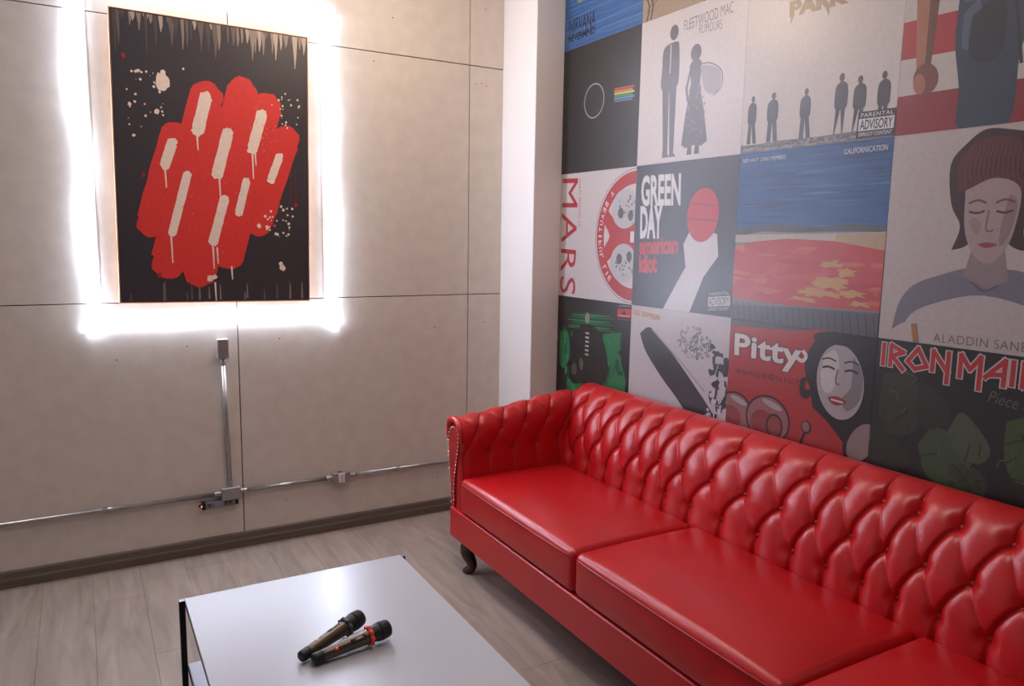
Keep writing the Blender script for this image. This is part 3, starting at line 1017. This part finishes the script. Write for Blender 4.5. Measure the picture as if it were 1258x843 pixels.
P.poly((154, 126, 92), [(0.535, 0.750), (0.565, 0.750), (0.567, 0.680)])
P.text((154, 126, 92), 'LINKIN', (0.37, 0.835), (0.60, 0.832), (0.37, 0.885), 0.05)
advisory(P, (0.785, 0.010), (0.998, 0.006), (0.790, 0.145))
P.finish(o)

o, P = poster(2, 2, (150, 140, 142), 'poster with a deep blue upper half over a mottled red and orange field')
P.poly((44, 92, 150), [(0, 0.535), (1, 0.535), (1, 1), (0, 1)])
for k in range(90):
    v = 0.55 + 0.44 * P.rnd.random()
    u = P.rnd.uniform(-0.1, 0.9)
    P.strip(P.rnd.choice([(34, 76, 132), (58, 110, 168), (50, 100, 158), (40, 70, 116), (88, 134, 178)]), [(u, v), (u + 0.12, v + P.rnd.uniform(-.006, .006)), (u + P.rnd.uniform(.2, .35), v)], [0.003, P.rnd.uniform(.006, .014), 0.003])
P.poly((78, 76, 80), [(0, 0.50), (0.2, 0.535), (0.5, 0.53), (0.75, 0.545), (1, 0.53), (1, 0.560), (0.8, 0.575), (0.6, 0.560), (0.35, 0.575), (0.1, 0.565), (0, 0.555)])
P.poly((196, 184, 172), [(0, 0.47), (1, 0.47), (1, 0.535), (0.66, 0.525), (0, 0.515)])
P.poly((188, 160, 128), [(0.70, 0.47), (1, 0.40), (1, 0.53), (0.72, 0.525)])
RE = (196, 66, 66)
P.poly(RE, [(0, 0.13), (0.4, 0.115), (1, 0.13), (1, 0.44), (0.70, 0.485), (0.40, 0.495), (0.15, 0.475), (0, 0.44)])
for k in range(60):
    u, v = P.rnd.random(), P.rnd.uniform(0.15, 0.44)
    P.blob(P.rnd.choice([(206, 84, 76), (186, 54, 62), (212, 104, 84), (200, 72, 80)]), u, v, P.rnd.uniform(.03, .09), P.rnd.uniform(.008, .02), 0.4, 10)
for (u, v, a, b_) in ((0.72, 0.26, .10, .03), (0.62, 0.20, .13, .022), (0.80, 0.32, .05, .025), (0.70, 0.36, .06, .018), (0.84, 0.21, .07, .018), (0.52, 0.16, .09, .014), (0.88, 0.16, .06, .012)):
    P.blob((204, 156, 96), u, v, a, b_, 0.5, 18)
P.poly((92, 90, 100), [(0, 0), (1, 0), (1, 0.125), (0.5, 0.11), (0, 0.085)])
for k in range(22):
    u = 0.02 + k * 0.046
    P.strip((52, 50, 60), [(u, 0.0), (u - 0.02, 0.11)], 0.006)
P.strip((130, 126, 132), [(0, 0.09), (0.5, 0.113), (1, 0.128)], 0.010)
P.text((206, 212, 220), 'RED HOT CHILI PEPPERS', (0.027, 0.946), (0.344, 0.945), (0.027, 0.967), 0.03)
P.text((206, 212, 220), 'CALIFORNICATION', (0.725, 0.937), (0.973, 0.938), (0.725, 0.964), 0.03)
P.finish(o)

o, P = poster(2, 3, (176, 44, 46), 'red poster with rounded white lettering and a pale painted face, behind the sofa back')
HB, PG = (30, 26, 30), (176, 170, 172)
P.poly((88, 80, 86), [(0, 0.955), (0.50, 0.975), (0.62, 1.0), (0, 1.0)])
P.ell(HB, 0.83, 0.80, 0.26, 0.22, 0.1, 36)
P.poly(HB, [(0.60, 0.72), (1.0, 0.80), (1.0, 0.40), (0.90, 0.36), (0.74, 0.50), (0.64, 0.56)])
P.smooth(HB, [(0.66, 0.68), (0.60, 0.60), (0.55, 0.62), (0.55, 0.70), (0.59, 0.72), (0.58, 0.66), (0.62, 0.66), (0.66, 0.74)], 4)
P.ell(PG, 0.80, 0.73, 0.145, 0.205, 0.12, 36)
P.smooth((206, 200, 200), [(0.69, 0.86), (0.76, 0.90), (0.79, 0.80), (0.76, 0.68), (0.71, 0.66), (0.68, 0.74)], 4)
P.smooth((132, 126, 132), [(0.87, 0.88), (0.93, 0.80), (0.93, 0.66), (0.86, 0.58), (0.82, 0.64), (0.87, 0.72)], 4)
P.smooth(HB, [(0.64, 0.90), (0.76, 0.93), (0.90, 0.92), (1.0, 0.90), (1.0, 1.0), (0.64, 0.985)], 4)
for cu in (0.725, 0.865):
    P.curve((44, 38, 44), [(cu - 0.04, 0.795), (cu, 0.805), (cu + 0.04, 0.795)], 0.012)
    P.curve((60, 52, 58), [(cu - 0.045, 0.84), (cu, 0.852), (cu + 0.045, 0.84)], 0.009)
P.curve((110, 100, 106), [(0.785, 0.80), (0.775, 0.73), (0.80, 0.715)], 0.010)
P.smooth((150, 40, 48), [(0.73, 0.635), (0.79, 0.65), (0.85, 0.63), (0.80, 0.60), (0.76, 0.605)], 4)
P.strip((222, 216, 214), [(0.755, 0.627), (0.83, 0.623)], 0.010)
for (u, v, a, b_) in ((0.07, 0.40, 0.14, 0.13), (0.33, 0.42, 0.155, 0.135)):
    P.ell(HB, u, v, a + 0.012, b_ + 0.012, 0, 32)
    P.ell((160, 104, 104), u, v, a, b_, 0, 32)
    P.ell((150, 56, 58), u - 0.03, v - 0.03, a * 0.62, b_ * 0.6, 0, 24)
    P.ell(PG, u + 0.03, v + b_ * 0.70, a * 0.5, b_ * 0.14, -0.25, 20)
P.ell(HB, 0.385, 0.39, 0.062, 0.075)
P.ell((150, 66, 66), 0.385, 0.39, 0.050, 0.062)
P.ell(HB, 0.608, 0.435, 0.034, 0.038)
P.ell((150, 110, 110), 0.606, 0.438, 0.026, 0.030)
P.strip(HB, [(0.60, 0.40), (0.575, 0.33)], 0.016)
P.ell(HB, 0.95, 0.43, 0.09, 0.14, -0.5, 26)
P.ell((150, 128, 128), 0.955, 0.43, 0.07, 0.12, -0.5, 26)
P.text((224, 220, 218), 'Pitty', (0.050, 0.735), (0.535, 0.735), (0.046, 0.905), 0.03, 1.05, outline=HB, ow=0.022)
P.curve((224, 220, 218), [(0.50, 0.83), (0.55, 0.81), (0.575, 0.84), (0.55, 0.87)], 0.022)
P.text((60, 36, 40), 'A N A C R Ô N I C O', (0.065, 0.660), (0.557, 0.665), (0.065, 0.700), 0.0)
P.finish(o)

# --- fourth column (runs out of the frame on the right)
o, P = poster(3, 1, (206, 196, 190), 'poster with red and white stripes and a tall dark blue denim shape, top right')
SR, SRD = (176, 44, 54), (146, 40, 46)
P.poly(SR, [(0, 0.365), (1, 0.345), (1, 0.53), (0, 0.545)])
P.poly(SRD, [(0, 0), (1, 0), (1, 0.180), (0, 0.190)])
P.poly(SR, [(0, 0.72), (1, 0.70), (1, 0.88), (0, 0.90)])
DN = (52, 64, 82)
P.smooth(DN, [(0.275, 1.0), (0.265, 0.60), (0.262, 0.40), (0.30, 0.18), (0.315, 0.0), (0.53, 0.0), (0.55, 0.30), (0.60, 0.40), (0.66, 0.25), (0.70, 0.0), (0.92, 0.0), (0.95, 0.6), (0.94, 1.0)], 4)
P.smooth((84, 98, 118), [(0.29, 0.52), (0.36, 0.56), (0.37, 0.40), (0.30, 0.36)], 4)
P.smooth((38, 40, 52), [(0.33, 0.50), (0.46, 0.56), (0.48, 0.34), (0.40, 0.28), (0.33, 0.34)], 4)
P.strip((120, 120, 128), [(0.28, 0.60), (0.52, 0.585)], 0.008)
P.strip((36, 42, 56), [(0.50, 0.60), (0.56, 0.25)], 0.014)
P.strip((126, 108, 96), [(0.29, 0.575), (0.42, 0.565)], 0.006)
AR = (176, 112, 88)
P.poly(AR, [(0.055, 0.70), (0.175, 0.68), (0.160, 0.40), (0.150, 0.25), (0.09, 0.24), (0.075, 0.40)])
P.poly((108, 60, 50), [(0.125, 0.69), (0.175, 0.68), (0.160, 0.40), (0.150, 0.25), (0.125, 0.25)])
P.ell((128, 72, 60), 0.135, 0.255, 0.062, 0.075, 0.3)
P.ell(AR, 0.105, 0.235, 0.030, 0.05, 0.2)
P.finish(o)

o, P = poster(3, 2, (196, 184, 182), 'grey-pink poster with a bare-shouldered portrait of a figure with dark red hair')
HR, HD, SK, SB = (92, 34, 36), (58, 24, 28), (176, 152, 150), (122, 118, 134)
P.smooth(SB, [(0.07, 0.05), (0.10, 0.19), (0.17, 0.28), (0.30, 0.335), (0.42, 0.37), (0.52, 0.36), (0.62, 0.37), (0.76, 0.33), (0.90, 0.27), (0.96, 0.15), (0.98, 0.05), (0.80, 0.12), (0.52, 0.15), (0.28, 0.14), (0.15, 0.10)], 4)
P.smooth((196, 186, 186), [(0.12, 0.0), (0.16, 0.13), (0.30, 0.205), (0.50, 0.25), (0.74, 0.20), (0.90, 0.12), (0.94, 0.0)], 4)
P.smooth(HD, [(0.335, 0.45), (0.365, 0.56), (0.315, 0.66), (0.295, 0.84), (0.36, 0.93), (0.44, 0.985), (0.54, 0.975), (0.64, 0.94), (0.69, 0.84), (0.67, 0.66), (0.64, 0.54), (0.66, 0.46), (0.60, 0.47), (0.50, 0.55), (0.40, 0.47)], 4)
P.smooth(HR, [(0.34, 0.72), (0.33, 0.84), (0.40, 0.93), (0.50, 0.95), (0.60, 0.92), (0.65, 0.82), (0.63, 0.70), (0.50, 0.74)], 4)
for k in range(24):
    u = 0.375 + 0.235 * k / 23
    P.curve([(120, 44, 44), HD][k % 2], [(u, 0.72 + 0.02 * (k % 3)), (u - 0.01 + 0.02 * (k % 2), 0.82), (0.5 + (u - 0.5) * 0.9, 0.915)], 0.006, 3)
P.poly((150, 132, 136), [(0.43, 0.46), (0.57, 0.46), (0.60, 0.32), (0.52, 0.28), (0.40, 0.33)])
P.smooth(SK, [(0.375, 0.72), (0.385, 0.56), (0.42, 0.46), (0.475, 0.40), (0.525, 0.40), (0.575, 0.46), (0.605, 0.56), (0.61, 0.72), (0.50, 0.77)], 5)
P.smooth((160, 132, 134), [(0.40, 0.58), (0.44, 0.52), (0.46, 0.56), (0.43, 0.60)], 4)
P.smooth((146, 122, 126), [(0.57, 0.70), (0.605, 0.66), (0.59, 0.54), (0.55, 0.47), (0.545, 0.56)], 4)
for cu in (0.435, 0.555):
    P.curve((70, 50, 54), [(cu - 0.035, 0.625), (cu, 0.618), (cu + 0.035, 0.627)], 0.010)
    P.curve((120, 66, 66), [(cu - 0.04, 0.662), (cu, 0.675), (cu + 0.04, 0.662)], 0.010)
P.curve((128, 104, 106), [(0.488, 0.63), (0.482, 0.55), (0.500, 0.537), (0.515, 0.545)], 0.009)
P.smooth((150, 66, 68), [(0.45, 0.478), (0.49, 0.488), (0.54, 0.478), (0.49, 0.462)], 4)
P.curve((96, 90, 104), [(0.44, 0.31), (0.50, 0.27), (0.56, 0.30)], 0.008)
P.strip((170, 120, 70), [(0.185, 0.09), (0.205, 0.0)], 0.03)
P.text((116, 104, 106), 'ALADDIN SANE', (0.29, 0.014), (0.705, 0.020), (0.289, 0.056), -0.010, 1.1)
P.finish(o)

o, P = poster(3, 3, (26, 26, 28), 'near-black poster with angular red lettering and murky green shapes, lowest on the right')
for (c, pts) in (((54, 56, 46), [(0.05, 0.82), (0.20, 0.84), (0.26, 0.70), (0.24, 0.56), (0.10, 0.52), (0.04, 0.62)]), ((44, 44, 38), [(0.24, 0.82), (0.38, 0.74), (0.40, 0.64), (0.30, 0.58), (0.24, 0.66)]),
                 ((40, 44, 36), [(0.0, 0.55), (0.14, 0.50), (0.22, 0.40), (0.10, 0.30), (0.0, 0.32)]), ((62, 82, 54), [(0.26, 0.50), (0.33, 0.60), (0.44, 0.58), (0.52, 0.50), (0.50, 0.38), (0.40, 0.32), (0.30, 0.38)]),
                 ((48, 66, 44), [(0.42, 0.44), (0.52, 0.46), (0.60, 0.40), (0.56, 0.28), (0.44, 0.28)]), ((66, 84, 44), [(0.655, 0.70), (0.76, 0.74), (0.86, 0.66), (0.84, 0.48), (0.72, 0.44), (0.66, 0.54)])):
    P.smooth(c, pts, 4)
P.smooth((74, 88, 66), [(0.40, 0.60), (0.45, 0.70), (0.52, 0.66), (0.60, 0.56), (0.56, 0.48), (0.46, 0.50)], 4)
for k in range(36):
    cu, cv = P.rnd.choice([(0.14, 0.66), (0.4, 0.45), (0.12, 0.42), (0.55, 0.38), (0.75, 0.58)])
    u, v = cu + P.rnd.uniform(-.12, .12), cv + P.rnd.uniform(-.14, .14)
    P.curve(P.rnd.choice([(22, 24, 24), (84, 88, 70), (34, 38, 32)]), [(u, v), (u + P.rnd.uniform(-.03, .05), v + 0.04), (u + P.rnd.uniform(-.05, .08), v + P.rnd.uniform(.03, .1))], 0.007, 3)
IR, IW = (190, 46, 50), (206, 196, 192)
GLYPH = {'I': [(.5, 0, .5, 1)], 'R': [(0, 0, 0, 1), (0, 1, .95, .72), (.95, .72, .1, .48), (.1, .48, 1, -.12)], 'O': [(.5, 1, 0, .34), (0, .34, .4, .02), (.4, .02, 1, .22), (1, .22, .5, 1)],
         'N': [(0, .08, 0, 1), (0, 1, 1, .1), (1, 1, 1, -.38)], 'M': [(0, 0, 0, 1), (0, 1, .5, .40), (.5, .40, 1, 1), (1, 1, 1, -.42)], 'A': [(0, .16, .9, 1), (.9, 1, .9, -.1), (.2, .30, .9, .38)],
         'D': [(0, 0, 0, 1), (0, 1, 1, .48), (1, .48, 0, 0)], 'E': [(0, 0, 0, 1), (0, 1, 1, 1), (0, .5, .8, .5), (0, 0, 1, 0)]}
def angular(word, spans, v0, v1):
    for wid, col in ((0.034, IW), (0.021, IR)):
        for ch, (ua, ub) in zip(word, spans):
            for (x0, y0, x1, y1) in GLYPH[ch]:
                a = Vector((ua + x0 * (ub - ua), v0 + y0 * (v1 - v0)))
                b = Vector((ua + x1 * (ub - ua), v0 + y1 * (v1 - v0)))
                e = (b - a).normalized() * wid * 0.38
                P.strip(col, [tuple(a - e), tuple(b + e)], wid)
angular('IRONMAIDEN', ((.020, .060), (.080, .150), (.172, .270), (.298, .372), (.430, .520), (.545, .634), (.640, .680), (.704, .780), (.816, .876), (.906, .976)), 0.868, 0.972)
P.text((104, 108, 96), 'Piece of Mind', (0.566, 0.775), (0.90, 0.745), (0.580, 0.830), -0.005)
P.finish(o)

# ------------------------------------------------------------------ framed canvas on the back wall
PWD, PHT = 0.828, 1.236
can = thing('painting', 'framed dark canvas painting with bold red and cream shapes and paint drips', 'painting', (-1.6565, -0.002, 1.826), (0, math.radians(0.7), 0))
hw, hh = PWD / 2, PHT / 2
M_FRAME = mat('pale_oak_frame', lin((196, 152, 116)), 0.5, var=0.1, vscale=20)
M_CANV = ink((62, 58, 64), 0.42, 'c')
obj('canvas', boxbm(-hw + 0.006, hw - 0.006, -0.034, -0.004, -hh + 0.006, hh - 0.006), M_CANV, can)
for (a, b_, c, d) in ((-hw, -hw + 0.0045, -hh, hh), (hw - 0.0045, hw, -hh, hh), (-hw + 0.0045, hw - 0.0045, hh - 0.0045, hh), (-hw + 0.0045, hw - 0.0045, -hh, -hh + 0.0045)):
    obj('frame_strip', boxbm(a, b_, -0.037, -0.001, c, d, bevel=0.0006, seg=1), M_FRAME, can)
def canv3d(u, v, h):
    return (-hw + 0.007 + u * (PWD - 0.014), -0.0342 - h, -hh + 0.007 + v * (PHT - 0.014))
P = Print(canv3d, 0.000012, 'c')
CRM, CR, DKC = (248, 232, 216), (228, 62, 58), (62, 58, 64)
TN = (128, 112, 98)
# drips along the top and bottom edges
for k in range(44):
    u = 0.02 + 0.96 * k / 43 + P.rnd.uniform(-.012, .012)
    ln = P.rnd.choice([0.03, 0.05, 0.07, 0.10, 0.14]) * (0.6 + 0.5 * P.rnd.random())
    P.strip(P.rnd.choice([(150, 136, 124), (112, 100, 92), (188, 172, 158), (86, 78, 76)]), [(u, 1.0), (u + 0.002, 1 - ln * 0.6), (u, 1 - ln)], [P.rnd.uniform(.012, .04), P.rnd.uniform(.008, .016), 0.003])
for k in range(16):
    u = P.rnd.uniform(0.02, 0.98)
    P.strip(P.rnd.choice([(104, 96, 92), (140, 128, 116)]), [(u, P.rnd.uniform(0.0, 0.01)), (u, P.rnd.uniform(0.03, 0.08))], [0.012, 0.005])
# five slanting red brush strokes side by side, cream strokes laid over them
def brush(c, a, b, wid, ragged=0.25):
    A, B = Vector(a), Vector(b)
    pts = [tuple(A + (B - A) * (k / 8)) for k in range(9)]
    P.strip(c, pts, [wid * (1 + P.rnd.uniform(-.06, .06)) for _ in pts])
    for e in (A, B):
        P.blob(c, e.x, e.y, wid * 0.50, wid * 0.34, ragged * 0.35, 18)
for a, b, wd in (((0.155, 0.28), (0.290, 0.60), 0.135), ((0.235, 0.14), (0.455, 0.74), 0.168), ((0.395, 0.11), (0.640, 0.77), 0.168),
                 ((0.555, 0.17), (0.775, 0.73), 0.155), ((0.715, 0.29), (0.885, 0.62), 0.140)):
    brush(CR, a, b, wd)
for a, b, wd in (((0.262, 0.25), (0.345, 0.46), 0.042), ((0.405, 0.62), (0.450, 0.74), 0.062), ((0.500, 0.47), (0.560, 0.62), 0.058), ((0.470, 0.22), (0.535, 0.38), 0.048),
                 ((0.690, 0.57), (0.745, 0.70), 0.056), ((0.235, 0.49), (0.275, 0.57), 0.048), ((0.790, 0.46), (0.840, 0.55), 0.042), ((0.610, 0.33), (0.655, 0.45), 0.040)):
    brush(CRM, a, b, wd, 0.5)
for (u, v, ln) in ((0.255, 0.24, 0.10), (0.468, 0.21, 0.09), (0.49, 0.20, 0.06), (0.51, 0.46, 0.07), (0.40, 0.61, 0.06), (0.69, 0.56, 0.10), (0.705, 0.56, 0.05), (0.235, 0.48, 0.07), (0.475, 0.07, 0.07), (0.565, 0.13, 0.05)):
    P.strip(CRM, [(u, v), (u + 0.004, v - ln)], [0.010, 0.006])
for u in (0.90, 0.93):
    P.strip((140, 50, 48), [(u, 0.5), (u, 0.38)], 0.004)
# splatter
P.blob(CRM, 0.235, 0.775, 0.035, 0.032, 0.18, 18)
P.blob(CRM, 0.240, 0.805, 0.014, 0.016, 0.25, 10)
for (u, v, a) in ((0.12, 0.805, 0.009), (0.16, 0.805, 0.006), (0.075, 0.69, 0.009), (0.10, 0.70, 0.006), (0.205, 0.672, 0.013), (0.23, 0.675, 0.006), (0.09, 0.585, 0.008), (0.34, 0.83, 0.006), (0.72, 0.285, 0.012), (0.85, 0.125, 0.016), (0.84, 0.14, 0.011), (0.45, 0.085, 0.018), (0.475, 0.09, 0.013), (0.84, 0.76, 0.006), (0.88, 0.68, 0.006)):
    P.blob(CRM, u, v, a, a * 0.72, 0.22, 10)
P.speck(CRM, 0.14, 0.70, 0.10, 0.12, 26, 0.0035, 1.4)
P.speck(CRM, 0.85, 0.31, 0.10, 0.07, 34, 0.0040, 1.4)
P.speck(CRM, 0.88, 0.72, 0.09, 0.07, 22, 0.0032, 1.4)
P.speck((226, 120, 110), 0.76, 0.66, 0.08, 0.10, 40, 0.0022, 1.4)
P.speck((226, 130, 118), 0.45, 0.35, 0.25, 0.2, 60, 0.0016, 1.4)
for (u, v) in ((0.055, 0.85), (0.93, 0.37), (0.80, 0.29), (0.19, 0.095), (0.13, 0.45)):
    P.blob((170, 44, 52), u, v, 0.010, 0.009, 0.3, 10)
P.finish(can)

# ------------------------------------------------------------------ glowing strip round the painting
led = thing('light_strip', 'glowing white flexible light strip laid in a rectangle on the wall around the painting', 'light', (0, 0, 0))
LY = -0.0034
corner = {'bl': (-2.205, 1.085), 'br': (-1.100, 1.068), 'tr': (-1.103, 2.572), 'tl': (-2.195, 2.60)}
def led_run(pts):
    p3 = catmull([(x, LY, z) for x, z in pts], 8)
    bm = tube(bmesh.new(), p3, 0.0068, 14)
    for v in bm.verts:                       # flat-backed flexible neon, lying on the wall
        v.co.y = min(v.co.y, -0.0004)
    obj('glowing_tube', bm, M_TUBE, led)
led_run([corner['bl'], (-2.172, 1.17), (-2.185, 1.35), (-2.196, 1.58), (-2.172, 1.82), (-2.205, 2.10), (-2.190, 2.38), (-2.185, 2.52), (-2.193, 2.59)])
led_run([corner['br'], (-1.132, 1.15), (-1.124, 1.35), (-1.116, 1.60), (-1.134, 1.86), (-1.126, 2.10), (-1.146, 2.40), (-1.135, 2.52), corner['tr']])
led_run([(-2.195, 1.088), (-2.13, 1.132), (-1.90, 1.126), (-1.65, 1.134), (-1.40, 1.126), (-1.18, 1.134), (-1.110, 1.073)])
led_run([(-2.185, 2.592), (-2.12, 2.545), (-1.88, 2.556), (-1.65, 2.548), (-1.40, 2.556), (-1.18, 2.545), (-1.113, 2.570)])
M_CH = mat('white_channel', lin((200, 200, 204)), 0.5)
for (a, b_, c, d) in ((-2.150, -2.147, 1.170, 2.505), (-1.170, -1.167, 1.170, 2.505)):
    obj('mounting_rail', boxbm(a, b_, -0.0008, -0.0002, c, d), M_CH, led)
for x, z in corner.values():
    obj('clip', boxbm(x - 0.012, x + 0.012, -0.004, -0.0002, z - 0.006, z + 0.006, bevel=0.001), M_WHITE, led)

# ------------------------------------------------------------------ surface conduit, boxes, power strip
CZ, CYY = 0.2876, -0.0185
def conduit(name, label, a, b_, couplings=()):
    t = obj('conduit', tube(bmesh.new(), [a, b_], 0.0105, 16), M_STEEL, None, True)
    tag(t, label, 'pipe', 'steel conduit on the back wall')
    A, B = Vector(a), Vector(b_)
    d = (B - A).normalized()
    for c in couplings:
        p = A + (B - A) * c
        obj('coupling', lathe(bmesh.new(), [(0.0107, -0.022), (0.0135, -0.021), (0.0138, 0), (0.0135, 0.021), (0.0107, 0.022)], p, d, 16), M_STEEL, t, True)
        obj('clamp', boxbm(p.x - 0.006, p.x + 0.006, -0.007, -0.0002, p.z - 0.011, p.z + 0.011), M_STEEL, t)
conduit('conduit', 'long steel conduit running along the wall low down, left of the lower junction box', (-4.2, CYY, CZ), (-1.720, CYY, CZ), (0.82,))
conduit('conduit', 'short steel conduit between the lower junction box and the white outlet', (-1.572, CYY, CZ), (-1.183, CYY, CZ))
conduit('conduit', 'steel conduit running from the white outlet to behind the sofa', (-1.030, CYY, CZ), (-0.180, CYY, CZ), (0.27,))
conduit('conduit', 'upright steel conduit dropping from the small upper junction box', (-1.6595, CYY, 0.925), (-1.6480, CYY, 0.337))
def connector(p, d, parent):
    p, d = Vector(p), Vector(d)
    bm = lathe(bmesh.new(), [(0.0107, 0), (0.0142, 0.001), (0.0142, 0.016), (0.0125, 0.018), (0.0125, 0.024), (0.0158, 0.0245), (0.0158, 0.030), (0.011, 0.0302)], p, d, 12)
    obj('connector', bm, M_STEELD, parent)
    s = p + d * 0.009 + Vector((0, -0.014, 0))
    obj('set_screw', lathe(bmesh.new(), [(0.0038, 0), (0.0038, 0.004), (0.0028, 0.005)], s, (0, -1, 0), 8), M_STEEL, parent)
def jbox(label, x0, x1, z0, z1, depth, lidscrews):
    t = tag(obj('junction_box', boxbm(x0, x1, -depth, -0.0003, z0, z1, bevel=0.004, seg=2), M_STEELD), label, 'electrical box')
    obj('cover', boxbm(x0 + 0.0005, x1 - 0.0005, -depth - 0.0022, -depth, z0 + 0.0005, z1 - 0.0005, bevel=0.001, seg=1), M_STEELD, t)
    for (x, z) in lidscrews:
        obj('cover_screw', lathe(bmesh.new(), [(0.0034, 0), (0.0034, 0.0014), (0.002, 0.002)], (x, -depth - 0.0022, z), (0, -1, 0), 8), M_STEEL, t)
    return t
jb = jbox('small upright steel junction box under the glowing strip', -1.685, -1.635, 0.945, 1.035, 0.042, [(-1.678, 0.952), (-1.642, 1.028)])
connector((-1.6592, CYY, 0.9145), (0, 0, 1), jb)
obj('knockout', lathe(bmesh.new(), [(0.009, 0), (0.009, 0.002), (0.007, 0.003)], (-1.685, -0.022, 0.975), (-1, 0, 0), 12), M_STEEL, jb)
jb = jbox('wide steel junction box where the upright conduit meets the horizontal one', -1.690, -1.602, 0.258, 0.317, 0.044, [(-1.684, 0.29), (-1.608, 0.29)])
connector((-1.7205, CYY, CZ), (1, 0, 0), jb)
connector((-1.5715, CYY, CZ), (-1, 0, 0), jb)
connector((-1.6480, CYY, 0.3474), (0, 0, -1), jb)
ob = jbox('steel outlet box with a white socket insert on the horizontal conduit', -1.152, -1.061, 0.262, 0.313, 0.040, [])
connector((-1.1825, CYY, CZ), (1, 0, 0), ob)
connector((-1.0305, CYY, CZ), (-1, 0, 0), ob)
skt = obj('socket', boxbm(-1.124, -1.090, -0.0465, -0.0422, 0.264, 0.311, bevel=0.0015), M_WHITE, ob)
for z in (0.276, 0.287, 0.298):
    obj('socket_hole', lathe(bmesh.new(), [(0.0026, 0), (0.0026, 0.0006), (0.002, 0.0007)], (-1.107, -0.0465, z), (0, -1, 0), 8), M_DARKP, skt)
obj('ear', boxbm(-1.125, -1.098, -0.030, -0.018, 0.313, 0.322, bevel=0.002), M_STEEL, ob)
# power strip below the junction box
ps = thing('power_strip', 'grey power strip with black ends and a red pilot light, under the wide junction box', 'power strip', (-1.694, 0, 0.2415), (0, math.radians(-1.2), 0))
obj('housing', boxbm(-0.068, 0.066, -0.034, -0.002, -0.0165, 0.0155, bevel=0.002), M_GREYP, ps)
obj('end_cap', boxbm(-0.084, -0.068, -0.036, -0.002, -0.0175, 0.0165, bevel=0.002), M_DARKP, ps)
obj('end_cap', boxbm(0.066, 0.080, -0.032, -0.002, -0.015, 0.0165, bevel=0.002), M_DARKP, ps)
obj('cord_grip', lathe(bmesh.new(), [(0.009, 0), (0.008, 0.006), (0.004, 0.014)], (-0.084, -0.018, 0.0), (-1, 0, 0), 12), M_DARKP, ps)
obj('pilot_light', lathe(bmesh.new(), [(0.0042, 0), (0.0042, 0.002), (0.002, 0.0035)], (-0.0845, -0.030, 0.001), (-0.55, -1, 0), 12), emit('pilot_glow', (1.0, 0.12, 0.05), 2.5), ps)
obj('face_plate', boxbm(-0.028, 0.012, -0.0352, -0.034, -0.013, 0.012, bevel=0.0005, seg=1), mat('plate_grey', lin((138, 138, 142)), 0.45), ps)
for cx in (-0.050, 0.024, 0.043):
    so = obj('socket', boxbm(cx - 0.0095, cx + 0.0095, -0.0352, -0.034, -0.0115, 0.0105, bevel=0.001, seg=1), M_GREYP, ps)
    for (dx, dz, hw_, hz_) in ((-0.004, 0.004, 0.0028, 0.0042), (0.004, 0.004, 0.0028, 0.0042), (0.0, -0.005, 0.0036, 0.0026)):
        obj('slot', boxbm(cx + dx - hw_, cx + dx + hw_, -0.0356, -0.0352, dz - hz_, dz + hz_), M_DARKP, so)
